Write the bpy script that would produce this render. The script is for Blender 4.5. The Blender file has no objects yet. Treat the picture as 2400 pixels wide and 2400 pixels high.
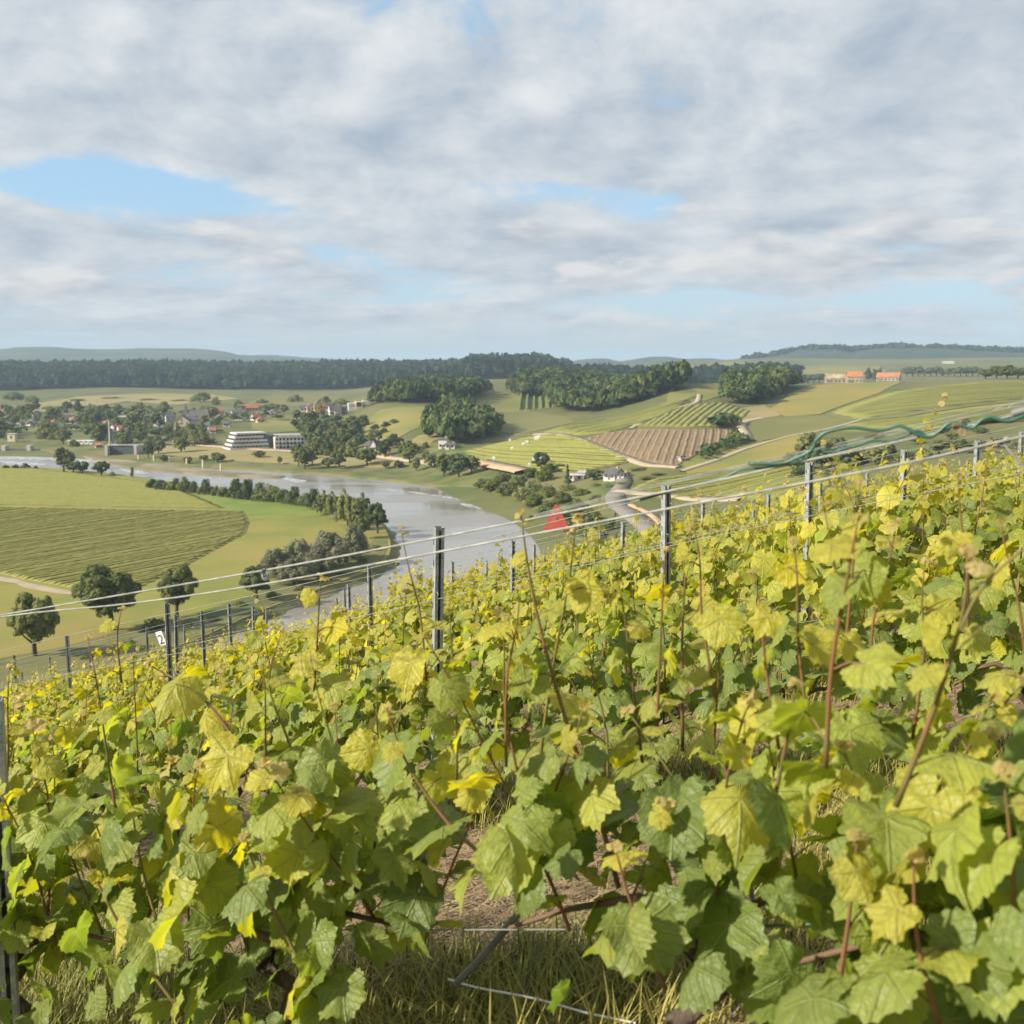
import bpy, bmesh, math, random
import numpy as np
from mathutils import Vector, Matrix, Euler
from mathutils.geometry import delaunay_2d_cdt

# ------------------------------------------------------------------ camera, sky, sun, exposure
SC = bpy.context.scene
COL = SC.collection
CAMZ = 57.0
FPX = 2570.0
PITCH = math.radians(7.76)
cam = bpy.data.cameras.new("camera")
cam.sensor_width = 36.0
cam.lens = 36.0 * FPX / 2400.0
cam.clip_start = 0.05
cam.clip_end = 40000.0
cam.dof.use_dof = True
cam.dof.focus_distance = 6.0
cam.dof.aperture_fstop = (cam.lens / 1000.0) / 0.0068
camo = bpy.data.objects.new("camera", cam)
camo.location = (0, 0, CAMZ)
camo.rotation_euler = (math.radians(90) - PITCH, 0, 0)
COL.objects.link(camo)
SC.camera = camo

SUN_EL = math.radians(31)
SUN_H = Vector((-0.94, -0.34, 0)).normalized()
SUN_DIR = Vector((SUN_H.x * math.cos(SUN_EL), SUN_H.y * math.cos(SUN_EL), math.sin(SUN_EL)))

SC.view_settings.view_transform = 'Standard'
SC.view_settings.look = 'None'
SC.view_settings.gamma = 1.0
SC.view_settings.use_curve_mapping = False
SC.view_settings.exposure = 1.0
SC.cycles.use_denoising = True
SC.cycles.max_bounces = 6
SC.cycles.diffuse_bounces = 3
SC.cycles.glossy_bounces = 2
SC.cycles.transmission_bounces = 4
SC.cycles.volume_bounces = 0
SC.cycles.transparent_max_bounces = 8
SC.cycles.sample_clamp_indirect = 4.0


class NT:
    """small helper round a node tree"""
    def __init__(self, tree):
        self.t = tree
        self.n = tree.nodes
        self.l = tree.links

    def node(self, kind, **kw):
        nd = self.n.new(kind)
        for k, v in kw.items():
            setattr(nd, k, v)
        return nd

    def put(self, sock, v):
        if isinstance(v, bpy.types.NodeSocket):
            self.l.new(v, sock)
        elif v is not None:
            if isinstance(v, (tuple, list)) and len(v) == 3 and sock.type == 'RGBA':
                v = (*v, 1.0)
            sock.default_value = v

    def math(self, op, a, b=None, c=None, clamp=False):
        nd = self.node('ShaderNodeMath', operation=op, use_clamp=clamp)
        self.put(nd.inputs[0], a)
        self.put(nd.inputs[1], b)
        self.put(nd.inputs[2], c)
        return nd.outputs[0]

    def mix(self, f, a, b):
        nd = self.node('ShaderNodeMix', data_type='RGBA')
        self.put(nd.inputs[0], f)
        self.put(nd.inputs[6], a)
        self.put(nd.inputs[7], b)
        return nd.outputs[2]

    def ss(self, v, a, b, lo=0.0, hi=1.0):
        nd = self.node('ShaderNodeMapRange', interpolation_type='SMOOTHSTEP')
        self.put(nd.inputs[0], v)
        self.put(nd.inputs[1], a)
        self.put(nd.inputs[2], b)
        self.put(nd.inputs[3], lo)
        self.put(nd.inputs[4], hi)
        return nd.outputs[0]

    def noise(self, vec, scale, detail=4, rough=0.55, out=0, dist=0.0):
        nd = self.node('ShaderNodeTexNoise')
        nd.inputs['Scale'].default_value = scale
        nd.inputs['Detail'].default_value = detail
        nd.inputs['Roughness'].default_value = rough
        nd.inputs['Distortion'].default_value = dist
        if vec is not None:
            self.l.new(vec, nd.inputs['Vector'])
        return nd.outputs[out]


world = bpy.data.worlds.new("World")
SC.world = world
world.use_nodes = True
world.cycles.sampling_method = 'MANUAL'
world.cycles.sample_map_resolution = 256
W = NT(world.node_tree)
W.n.clear()
w_out = W.node('ShaderNodeOutputWorld')
w_bg = W.node('ShaderNodeBackground')
W.l.new(w_bg.outputs[0], w_out.inputs[0])
sky = W.node('ShaderNodeTexSky', sky_type='NISHITA', sun_disc=False)
sky.sun_elevation = SUN_EL
sky.sun_rotation = math.atan2(SUN_H.x, SUN_H.y)
sky.air_density = 1.0
sky.dust_density = 1.6
sky.altitude = 150
SKY_STRENGTH = 0.10
w_bg.inputs[1].default_value = SKY_STRENGTH


def build_clouds():
    tc = W.node('ShaderNodeTexCoord')
    sep = W.node('ShaderNodeSeparateXYZ')
    W.l.new(tc.outputs['Generated'], sep.inputs[0])
    x, y, z = sep.outputs
    zc = W.math('MAXIMUM', z, 0.0)
    den = W.math('ADD', zc, 0.075)
    px = W.math('DIVIDE', x, den)
    py = W.math('DIVIDE', y, den)
    pv = W.node('ShaderNodeCombineXYZ')
    W.put(pv.inputs[0], px)
    W.put(pv.inputs[1], W.math('MULTIPLY', py, 1.0))
    pv.inputs[2].default_value = 3.7
    P = pv.outputs[0]

    def off(vec, dx, dy):
        a = W.node('ShaderNodeVectorMath', operation='ADD')
        W.l.new(vec, a.inputs[0])
        a.inputs[1].default_value = (dx, dy, 0)
        return a.outputs[0]
    # elevation as tangent, azimuth as tangent to north (+Y)
    hor = W.math('SQRT', W.math('ADD', W.math('MULTIPLY', x, x), W.math('MULTIPLY', y, y)))
    tel = W.math('DIVIDE', z, W.math('MAXIMUM', hor, 0.02))
    taz = W.math('ARCTAN2', x, y)

    ae = W.node('ShaderNodeCombineXYZ')
    W.put(ae.inputs[0], W.math('MULTIPLY', taz, 1.0))
    W.put(ae.inputs[1], W.math('MULTIPLY', W.math('SQRT', W.math('MAXIMUM', tel, 0.0)), 1.25))
    A = ae.outputs[0]
    big = W.noise(P, 0.42, 2, 0.5)
    det = W.noise(P, 1.25, 7, 0.58, dist=0.25)
    fine = W.noise(A, 13.0, 8, 0.62, dist=0.4)
    puff = W.noise(A, 6.5, 7, 0.60, dist=0.3)
    dens = W.math('ADD', W.math('MULTIPLY', big, 0.40), W.math('MULTIPLY', det, 0.44))
    dens = W.math('ADD', dens, W.math('MULTIPLY', puff, 0.28))
    dens = W.math('ADD', dens, W.ss(tel, 0.02, 0.16, -0.015, 0.10))

    def gap(az, el, sa, se, amt):
        """a hole (amt<0) or a bank (amt>0) in the cover round one direction"""
        a = W.math('DIVIDE', W.math('SUBTRACT', taz, az), sa)
        e = W.math('DIVIDE', W.math('SUBTRACT', tel, el), se)
        r = W.math('ADD', W.math('MULTIPLY', a, a), W.math('MULTIPLY', e, e))
        return W.math('MULTIPLY', W.math('EXPONENT', W.math('MULTIPLY', r, -1.0)), amt)
    for g in CLOUD_GAPS:
        dens = W.math('ADD', dens, gap(*g))
    dens = W.math('ADD', dens, W.math('MULTIPLY', W.math('SUBTRACT', fine, 0.5), 0.30))
    cover = W.ss(dens, 0.475, 0.61)
    # brightness: thin and upper parts are lit, bases are grey
    pu2 = W.noise(off(A, -0.02, 0.035), 6.5, 6, 0.58, dist=0.3)
    de2 = W.noise(off(P, -0.22, -0.10), 1.25, 6, 0.55, dist=0.25)
    lit = W.math('ADD', W.math('MULTIPLY', W.math('SUBTRACT', puff, pu2), 1.6), W.math('MULTIPLY', W.math('SUBTRACT', det, de2), 1.1))
    shade = W.math('ADD', lit, W.math('MULTIPLY', W.math('SUBTRACT', fine, 0.5), 1.35))
    shade = W.math('ADD', shade, W.math('MULTIPLY', W.math('SUBTRACT', 0.66, dens), 0.6))
    shade = W.math('ADD', shade, 0.50, clamp=True)
    k = 0.84 / SKY_STRENGTH
    dark = tuple(k * c for c in (0.240, 0.290, 0.350))
    light = tuple(k * c for c in (0.485, 0.500, 0.512))
    ccol = W.mix(shade, dark, light)
    hz = W.ss(tel, 0.0, 0.05)
    ccol = W.mix(hz, tuple(k * c for c in (0.36, 0.42, 0.445)), ccol)
    # blue between the clouds: the sky model, lightened by thin high veil
    veil = tuple(k * c for c in (0.215, 0.375, 0.545))
    blue = W.mix(0.62, sky.outputs[0], veil)
    lowsky = tuple(k * c for c in (0.37, 0.47, 0.51))
    blue = W.mix(W.ss(tel, 0.0, 0.10), lowsky, blue)
    col = W.mix(cover, blue, ccol)
    # a lower deck of small cumulus with flat grey bases and cream tops
    be = W.node('ShaderNodeCombineXYZ')
    W.put(be.inputs[0], taz)
    W.put(be.inputs[1], W.math('MULTIPLY', tel, 2.9))
    be.inputs[2].default_value = 7.3
    B = be.outputs[0]
    c1 = W.noise(B, 7.5, 9, 0.56, dist=0.15)
    c1b = W.noise(off(B, -0.012, 0.030), 7.5, 5, 0.52, dist=0.15)
    c2 = W.noise(B, 2.6, 2, 0.5)
    band = W.math('MULTIPLY', W.ss(tel, 0.012, 0.035), W.ss(tel, 0.20, 0.10))
    d2 = W.math('ADD', W.math('MULTIPLY', c1, 0.75), W.math('MULTIPLY', c2, 0.42))
    d2 = W.math('ADD', d2, W.math('MULTIPLY', W.math('SUBTRACT', band, 1.0), 0.35))
    cov2 = W.ss(d2, 0.570, 0.665)
    sh2 = W.math('ADD', W.math('MULTIPLY', W.math('SUBTRACT', c1, c1b), 4.2), 0.50)
    sh2 = W.math('ADD', sh2, W.math('MULTIPLY', W.math('SUBTRACT', fine, 0.5), 0.8), clamp=True)
    cum = W.mix(sh2, tuple(k * c for c in (0.275, 0.305, 0.340)), tuple(k * c for c in (0.490, 0.485, 0.478)))
    cum = W.mix(W.ss(tel, 0.0, 0.06), tuple(k * c for c in (0.37, 0.43, 0.455)), cum)
    col = W.mix(W.math('MULTIPLY', cov2, 0.9), col, cum)
    W.l.new(col, w_bg.inputs[0])


CLOUD_GAPS = [
    (-0.36, 0.150, 0.10, 0.024, -0.24), (-0.24, 0.140, 0.09, 0.022, -0.12), (-0.20, 0.100, 0.07, 0.018, -0.14),
    (0.01, 0.150, 0.10, 0.020, -0.17), (0.10, 0.128, 0.06, 0.014, -0.08),
    (0.34, 0.100, 0.12, 0.012, -0.20), (0.42, 0.055, 0.14, 0.014, -0.14), (0.12, 0.052, 0.08, 0.012, -0.10),
    (-0.07, 0.060, 0.07, 0.012, -0.12), (-0.12, 0.085, 0.05, 0.012, -0.08),
    (0.13, 0.085, 0.16, 0.018, 0.12), (0.40, 0.080, 0.08, 0.014, 0.14), (-0.42, 0.105, 0.10, 0.020, 0.12),
    (-0.33, 0.055, 0.18, 0.018, 0.12), (0.25, 0.19, 0.30, 0.05, 0.08),
    (-0.28, 0.032, 0.25, 0.014, 0.12), (0.06, 0.030, 0.20, 0.012, 0.10), (0.32, 0.030, 0.12, 0.010, 0.09), (0.24, 0.062, 0.05, 0.010, 0.10),
]
build_clouds()

sun = bpy.data.lights.new("sun", 'SUN')
sun.energy = 4.6
sun.angle = math.radians(2.0)
sun.color = (1.0, 0.92, 0.79)
suno = bpy.data.objects.new("sun", sun)
suno.rotation_euler = SUN_DIR.to_track_quat('Z', 'Y').to_euler()
suno.location = (-60, -30, 120)
COL.objects.link(suno)

# ------------------------------------------------------------------ helpers
RNG = random.Random(7)
MATS = {}


def ray(px, py):
    a = (px - 1200.0) / FPX
    b = (py - 1200.0) / FPX
    return Vector((a, math.cos(PITCH) - b * math.sin(PITCH), -math.sin(PITCH) - b * math.cos(PITCH)))


def at(px, py, Y):
    """point of the place seen at that pixel of the photograph, Y metres out"""
    d = ray(px, py)
    return Vector((0, 0, CAMZ)) + d * (Y / d.y)


def mat(name, rough=0.8, metallic=0.0, spec=0.3):
    m = bpy.data.materials.new(name)
    m.use_nodes = True
    t = NT(m.node_tree)
    b = t.n['Principled BSDF']
    b.inputs['Roughness'].default_value = rough
    b.inputs['Metallic'].default_value = metallic
    b.inputs['Specular IOR Level'].default_value = spec
    MATS[name] = m
    return m, t, b


def noisy(name, c1, c2, scale=1.0, rough=0.85, detail=5, c3=None, scale3=0.1, bump=0.0, bscale=None, metallic=0.0, spec=0.25,
          stretch=None, coord='Object', lo=0.35, hi=0.65):
    m, t, b = mat(name, rough, metallic, spec)
    tc = t.node('ShaderNodeTexCoord')
    v = tc.outputs[coord]
    if stretch:
        mp = t.node('ShaderNodeMapping')
        mp.inputs['Scale'].default_value = stretch
        t.l.new(v, mp.inputs[0])
        v = mp.outputs[0]
    n = t.noise(v, scale, detail)
    c = t.mix(t.ss(n, lo, hi), c1, c2)
    if c3:
        n3 = t.noise(v, scale3, 3)
        c = t.mix(t.ss(n3, 0.4, 0.65), c, c3)
    t.l.new(c, b.inputs['Base Color'])
    if bump:
        bp = t.node('ShaderNodeBump')
        bp.inputs['Strength'].default_value = bump
        bp.inputs['Distance'].default_value = 0.02
        t.l.new(t.noise(v, bscale or scale * 3, 5), bp.inputs['Height'])
        t.l.new(bp.outputs[0], b.inputs['Normal'])
    return m


def mesh_np(name, V, F, material=None, smooth=False):
    """mesh from numpy arrays; F is (m,3) or (m,4), or a list of such"""
    me = bpy.data.meshes.new(name)
    V = np.asarray(V, dtype=np.float32)
    Fs = F if isinstance(F, list) else [F]
    Fs = [np.asarray(f, dtype=np.int32) for f in Fs if len(f)]
    nl = sum(f.size for f in Fs)
    npoly = sum(len(f) for f in Fs)
    me.vertices.add(len(V))
    me.vertices.foreach_set('co', V.ravel())
    me.loops.add(nl)
    me.loops.foreach_set('vertex_index', np.concatenate([f.ravel() for f in Fs]))
    me.polygons.add(npoly)
    tot = np.concatenate([np.full(len(f), f.shape[1], np.int32) for f in Fs])
    st = np.concatenate([[0], np.cumsum(tot)[:-1]]).astype(np.int32)
    me.polygons.foreach_set('loop_start', st)
    me.polygons.foreach_set('loop_total', tot)
    if smooth:
        me.polygons.foreach_set('use_smooth', np.ones(npoly, dtype=bool))
    me.update(calc_edges=True)
    if material:
        me.materials.append(MATS[material] if isinstance(material, str) else material)
    return me


def add(name, me, parent=None, loc=None, label=None, cat=None, group=None, kind=None):
    o = bpy.data.objects.new(name, me)
    COL.objects.link(o)
    if parent is not None:
        o.parent = parent
    if loc is not None:
        o.location = loc
    tag(o, label, cat, group, kind)
    return o


def tag(o, label=None, cat=None, group=None, kind=None):
    if label:
        o['label'] = label
    if cat:
        o['category'] = cat
    if group:
        o['group'] = group
    if kind:
        o['kind'] = kind
    return o


def copy_tree(o, parent=None):
    c = o.copy()
    COL.objects.link(c)
    c.parent = parent
    for ch in KIDS.get(o.name, []):
        k = ch.copy()
        COL.objects.link(k)
        k.parent = c
    return c


KIDS = {}


def kids(root, objs):
    KIDS[root.name] = list(objs)


class MB:
    """collects boxes, tubes and plates into one mesh"""
    def __init__(self):
        self.v = []
        self.f = []

    def addvf(self, v, f):
        n = len(self.v)
        self.v.extend([tuple(p) for p in v])
        self.f.extend([tuple(i + n for i in q) for q in f])
        return self

    def box(self, x0, x1, y0, y1, z0, z1):
        v = [(x0, y0, z0), (x1, y0, z0), (x1, y1, z0), (x0, y1, z0), (x0, y0, z1), (x1, y0, z1), (x1, y1, z1), (x0, y1, z1)]
        f = [(0, 3, 2, 1), (4, 5, 6, 7), (0, 1, 5, 4), (1, 2, 6, 5), (2, 3, 7, 6), (3, 0, 4, 7)]
        return self.addvf(v, f)

    def prism(self, poly, z0, z1):
        n = len(poly)
        v = [(x, y, z0) for x, y in poly] + [(x, y, z1) for x, y in poly]
        f = [tuple(range(n - 1, -1, -1)), tuple(range(n, 2 * n))]
        f += [(i, (i + 1) % n, n + (i + 1) % n, n + i) for i in range(n)]
        return self.addvf(v, f)

    def tube(self, pts, rad, seg=6, cap=True):
        pts = [Vector(p) for p in pts]
        n = len(pts)
        rs = rad if isinstance(rad, (list, tuple)) else [rad] * n
        vs = []
        up = Vector((0.13, 0.27, 0.95))
        for i, p in enumerate(pts):
            d = (pts[min(i + 1, n - 1)] - pts[max(i - 1, 0)])
            if d.length < 1e-9:
                d = Vector((0, 0, 1))
            d.normalize()
            a = d.cross(up)
            if a.length < 0.05:
                a = d.cross(Vector((1, 0, 0)))
            a.normalize()
            b = d.cross(a)
            for k in range(seg):
                t = 2 * math.pi * k / seg
                vs.append(p + (a * math.cos(t) + b * math.sin(t)) * rs[i])
        fs = []
        for i in range(n - 1):
            for k in range(seg):
                fs.append((i * seg + k, i * seg + (k + 1) % seg, (i + 1) * seg + (k + 1) % seg, (i + 1) * seg + k))
        if cap:
            fs.append(tuple(range(seg)))
            fs.append(tuple(range(n * seg - 1, (n - 1) * seg - 1, -1)))
        return self.addvf(vs, fs)

    def mesh(self, name, material, smooth=False):
        me = bpy.data.meshes.new(name)
        me.from_pydata([tuple(p) for p in self.v], [], self.f)
        bm = bmesh.new()
        bm.from_mesh(me)
        bmesh.ops.recalc_face_normals(bm, faces=bm.faces)
        bm.to_mesh(me)
        bm.free()
        if smooth:
            me.polygons.foreach_set('use_smooth', np.ones(len(me.polygons), dtype=bool))
        me.materials.append(MATS[material] if isinstance(material, str) else material)
        return me

    def build(self, name, material, parent=None, smooth=False, **kw):
        return add(name, self.mesh(name, material, smooth), parent, **kw)


def spline(pts, n):
    """Catmull-Rom through points"""
    P = [Vector(p) for p in pts]
    P = [P[0] * 2 - P[1]] + P + [P[-1] * 2 - P[-2]]
    out = []
    m = len(P) - 3
    for i in range(n + 1):
        t = i / n * m
        k = min(int(t), m - 1)
        u = t - k
        a, b, c, d = P[k:k + 4]
        out.append(0.5 * ((2 * b) + (c - a) * u + (2 * a - 5 * b + 4 * c - d) * u * u + (3 * b - a - 3 * c + d) * u ** 3))
    return out


# ------------------------------------------------------------------ the lie of the land
GX, GY, G0 = 0.223, -0.187, -1.25          # the vineyard slope under the camera


def near_z(x, y):
    return CAMZ + G0 + GX * x + GY * y


CP = []


def cp(px, py, Y):
    p = at(px, py, Y)
    CP.append((p.x / p.y, math.log(p.y), p.z))


def cz(px, Y, z):
    CP.append(((px - 1200) / FPX / 1.0, math.log(Y), z))


# fall of the near slope beyond its edge
for px in (-700, -200, 200, 600, 1000, 1400, 1800, 2200, 2600, 3100):
    a = (px - 1200) / FPX
    for Y in (12, 22, 34):
        z = CAMZ + G0 + (GX * a + GY) * Y - 0.0016 * max(0, Y - 14) ** 2
        CP.append((a, math.log(Y), z))
for px, zz in ((-700, (30, 8, 1, 1)), (-200, (33, 12, 2, 2)), (200, (36, 17, 3, -1.5)), (600, (39, 21, 4, -1.5)), (1000, (43, 27, 11, -1.5)),
               (1400, (46, 33, 22, 8)), (1800, (49, 38, 29, 16)), (2200, (51, 41, 33, 22)), (2600, (54, 46, 39, 30)), (3100, (58, 52, 47, 42))):
    for Y, z in zip((60, 105, 150, 215), zz):
        cz(px, Y, z)
# flat river bed and meadow
for px, Y in ((-700, 260), (-700, 420), (0, 230), (0, 330), (0, 480), (300, 270), (300, 400), (600, 290), (600, 430), (900, 300), (900, 430),
              (0, 640), (300, 600), (600, 540), (800, 500), (1000, 460), (1120, 400), (1180, 330), (-700, 620)):
    cz(px, Y, -1.6)
# far shore and the village
for px, py, Y in ((-600, 985, 970), (0, 985, 970), (0, 950, 1250), (0, 917, 1750), (450, 980, 960), (600, 930, 1400), (500, 918, 1700),
                  (300, 945, 1300), (850, 975, 850), (850, 1010, 765), (860, 930, 1150), (800, 918, 1700), (700, 980, 900)):
    cp(px, py, Y)
for px, Y, z in ((-600, 720, 2.5), (0, 715, 2.5), (300, 690, 2.5), (560, 640, 2.5), (560, 680, 4.2), (800, 600, 2.5), (800, 665, 5), (1000, 555, 3),
                 (-600, 1300, 10), (-600, 1800, 14), (-600, 2400, 40), (0, 2400, 40), (400, 2400, 41), (800, 2400, 40), (1100, 2300, 40), (1250, 2200, 40)):
    cz(px, Y, z)
# the spur with the wood and the fields to its right
for px, py, Y in ((1050, 1045, 594), (1080, 1035, 625), (1050, 965, 790), (920, 950, 850), (1000, 930, 960), (1240, 960, 900), (1250, 925, 1050),
                  (1180, 1005, 740), (1400, 965, 790), (1500, 930, 860), (1300, 900, 1150), (1150, 905, 1150), (950, 905, 1150)):
    cp(px, py, Y)
for px, py, Y in ((1100, 1085, 545), (1200, 1112, 490), (1300, 1150, 440), (1250, 1060, 550), (1290, 1018, 610), (1310, 1003, 645), (1420, 1100, 470),
                  (1400, 1040, 540), (1480, 985, 640), (1440, 1130, 430)):
    cp(px, py, Y)
# right-hand hill
for px, py, Y in ((1600, 1175, 385), (1570, 1095, 440), (1600, 1008, 545), (1700, 960, 645), (1760, 945, 715), (1640, 900, 850), (1540, 912, 830), (1750, 1040, 500),
                  (1800, 1120, 400), (2000, 1095, 385), (2000, 1000, 520), (2000, 940, 680), (2000, 898, 880), (1850, 960, 640), (1850, 905, 850),
                  (2400, 1062, 390), (2400, 960, 560), (2400, 900, 760), (2200, 1050, 400), (2200, 950, 600), (2200, 893, 860), (2400, 886, 880),
                  (2900, 1040, 400), (2900, 930, 600), (2900, 870, 860)):
    cp(px, py, Y)
for px, Y, z in ((1600, 980, 36), (2000, 1000, 40), (2400, 1000, 43), (2900, 1000, 50), (1500, 1350, 14), (1900, 1400, 20), (2400, 1400, 26), (2900, 1400, 30),
                 (1400, 1700, 28), (1900, 1900, 38), (2400, 1900, 40)):
    cz(px, Y, z)
# far country
for px, py, Y in ((1500, 866, 2300), (1800, 856, 2400), (2100, 846, 2600), (2400, 842, 2600), (2900, 840, 2600)):
    cp(px, py, Y)
for px in (-700, -200, 300, 800, 1300, 1800, 2300, 2800, 3300):
    cz(px, 3400, 46 if px < 1500 else 70)
    cz(px, 5200, 30)
    cz(px, 9500, 20)

CPA = np.array(CP)
_S = np.array([3.0, 1.0])
_P = CPA[:, :2] * _S
_C = 0.10


def _phi(r2):
    return np.sqrt(r2 + _C * _C)


_d2 = ((_P[:, None, :] - _P[None, :, :]) ** 2).sum(-1)
_N = len(_P)
_A = np.zeros((_N + 3, _N + 3))
_A[:_N, :_N] = _phi(_d2) - 0.004 * np.eye(_N)
_A[:_N, _N] = 1
_A[:_N, _N + 1:] = _P
_A[_N, :_N] = 1
_A[_N + 1:, :_N] = _P.T
_w = np.linalg.solve(_A, np.concatenate([CPA[:, 2], np.zeros(3)]))


def terrain(x, y):
    """height of the land; numpy arrays in, array out"""
    x = np.atleast_1d(np.asarray(x, float))
    y = np.atleast_1d(np.asarray(y, float))
    yy = np.maximum(y, 6.0)
    a = np.clip(x / yy, -1.0, 1.0)
    q = np.stack([a * 3.0, np.log(yy)], 1)
    z = np.empty(len(x))
    for i in range(0, len(x), 20000):
        s = slice(i, i + 20000)
        d2 = ((q[s, None, :] - _P[None, :, :]) ** 2).sum(-1)
        z[s] = _phi(d2) @ _w[:_N] + _w[_N] + q[s] @ _w[_N + 1:]
    zn = CAMZ + G0 + GX * np.clip(x, -60, 60) + GY * y
    rr = np.hypot(x, y)
    t = np.clip((rr - 22) / 14, 0, 1)
    t = np.where(y < 2, 0.0, t)
    t = t * t * (3 - 2 * t)
    return zn * (1 - t) + z * t


def tz(x, y):
    return float(terrain([x], [y])[0])


def hit(px, py, ymin=45.0, lift=0.0):
    """where the land is seen at that pixel of the photograph"""
    d = ray(px, py)
    Ys = np.exp(np.linspace(math.log(ymin), math.log(9000), 900))
    X = d.x / d.y * Ys
    Z = CAMZ + d.z / d.y * Ys
    T = terrain(X, Ys) + lift
    T = np.maximum(T, 0.0)
    below = np.nonzero(Z < T)[0]
    if len(below) == 0:
        k = len(Ys) - 1
        return Vector((X[k], Ys[k], T[k]))
    k = below[0]
    if k == 0:
        return Vector((X[0], Ys[0], T[0]))
    g0, g1 = Z[k - 1] - T[k - 1], Z[k] - T[k]
    u = g0 / (g0 - g1)
    Y = Ys[k - 1] + u * (Ys[k] - Ys[k - 1])
    x = d.x / d.y * Y
    return Vector((x, Y, max(0.0, tz(x, Y)) + lift))


def onwater(px, py, z=0.0):
    d = ray(px, py)
    return Vector((0, 0, CAMZ)) + d * ((z - CAMZ) / d.z)

# ------------------------------------------------------------------ ground, river, fields
noisy('land', (0.066, 0.082, 0.022), (0.112, 0.114, 0.032), 0.03, c3=(0.130, 0.125, 0.040), scale3=0.006, detail=8)


def make_terrain():
    u = np.arange(-6.75, 6.7501, 0.026)
    X = 20 * np.sinh(u)
    v = np.arange(-1.9, 6.95, 0.0155)
    Y = 20 * np.sinh(v)
    gx, gy = np.meshgrid(X, Y)
    z = terrain(gx.ravel(), gy.ravel()) - 0.02
    V = np.stack([gx.ravel(), gy.ravel(), z], 1)
    nx, ny = len(X), len(Y)
    idx = np.arange(nx * ny).reshape(ny, nx)
    F = np.stack([idx[:-1, :-1], idx[:-1, 1:], idx[1:, 1:], idx[1:, :-1]], -1).reshape(-1, 4)
    me = mesh_np('ground', V, F, 'land', smooth=True)
    add('ground', me, label='rolling land of the valley under the fields', kind='structure')


make_terrain()


def dens_poly(P, step):
    out = []
    n = len(P)
    for i in range(n):
        a, b = P[i], P[(i + 1) % n]
        L = math.hypot(b[0] - a[0], b[1] - a[1])
        k = max(1, int(L / step))
        for j in range(k):
            t = j / k
            out.append((a[0] + (b[0] - a[0]) * t, a[1] + (b[1] - a[1]) * t))
    return out


def inside(P, x, y):
    P = np.asarray(P)
    x = np.asarray(x)
    y = np.asarray(y)
    c = np.zeros(x.shape, bool)
    j = len(P) - 1
    for i in range(len(P)):
        xi, yi = P[i]
        xj, yj = P[j]
        cond = ((yi > y) != (yj > y)) & (x < (xj - xi) * (y - yi) / (yj - yi + 1e-12) + xi)
        c ^= cond
        j = i
    return c


def smooth_poly(P, k=6):
    n = len(P)
    out = []
    for i in range(n):
        p0, p1, p2, p3 = [np.array(P[(i + d) % n][:2], float) for d in (-1, 0, 1, 2)]
        for j in range(k):
            u = j / k
            out.append(tuple(0.5 * (2 * p1 + (p2 - p0) * u + (2 * p0 - 5 * p1 + 4 * p2 - p3) * u * u + (3 * p1 - p0 - 3 * p2 + p3) * u ** 3)))
    return out


def sheet(name, poly, material, zf, step, skirt=1.5, label=None, kind='structure', parent=None, flare=0.0):
    """a piece of ground laid over the land: poly in metres, zf gives its height"""
    B = dens_poly(poly, step)
    nb = len(B)
    Bn = np.array(B)
    x0, y0 = Bn.min(0)
    x1, y1 = Bn.max(0)
    gx, gy = np.meshgrid(np.arange(x0, x1, step), np.arange(y0, y1, step))
    gx, gy = gx.ravel(), gy.ravel()
    ins = inside(B, gx, gy)
    gx, gy = gx[ins], gy[ins]
    if len(gx):
        keep = np.ones(len(gx), bool)
        for i in range(0, len(gx), 4000):
            s = slice(i, i + 4000)
            d = np.hypot(gx[s, None] - Bn[None, :, 0], gy[s, None] - Bn[None, :, 1]).min(1)
            keep[s] = d > step * 0.45
        gx, gy = gx[keep], gy[keep]
    pts = [Vector(b) for b in B] + [Vector((a, b)) for a, b in zip(gx, gy)]
    ed = [(i, (i + 1) % nb) for i in range(nb)]
    r = delaunay_2d_cdt(pts, ed, [], 1, 1e-4)
    vv, ff = r[0], r[2]
    V2 = np.array([(p.x, p.y) for p in vv])
    Z = zf(V2[:, 0], V2[:, 1])
    V = np.column_stack([V2, Z])
    F = [f for f in ff if len(f) == 3]
    F = np.array(F)
    # face up
    a, b, c = V[F[:, 0]], V[F[:, 1]], V[F[:, 2]]
    flip = np.cross(b - a, c - a)[:, 2] < 0
    F[flip] = F[flip][:, ::-1]
    zb = zf(Bn[:, 0], Bn[:, 1])
    ctr = Bn.mean(0)
    n0 = len(V)
    top = np.column_stack([Bn, zb])
    tg = np.roll(Bn, -1, 0) - np.roll(Bn, 1, 0)
    tg /= np.linalg.norm(tg, axis=1, keepdims=True) + 1e-9
    area = 0.5 * np.sum(Bn[:, 0] * np.roll(Bn[:, 1], -1) - np.roll(Bn[:, 0], -1) * Bn[:, 1])
    on = np.column_stack([tg[:, 1], -tg[:, 0]]) * (1 if area > 0 else -1)
    wob = 1 + 0.5 * np.sin(np.arange(nb) * 1.7) * np.sin(np.arange(nb) * 0.37)
    bot = np.column_stack([Bn + on * (flare * wob)[:, None], zb - skirt])
    V = np.concatenate([V, top, bot])
    i = np.arange(nb)
    j = (i + 1) % nb
    Q = np.stack([n0 + i, n0 + nb + i, n0 + nb + j, n0 + j], 1)
    me = mesh_np(name, V, [F, Q], material, smooth=False)
    return add(name, me, parent, label=label, kind=kind)


def draped(h):
    return lambda x, y: terrain(x, y) + h


def P_land(pts, ymin=45.0):
    return [tuple(hit(px, py, ymin)[:2]) for px, py in pts]


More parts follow.
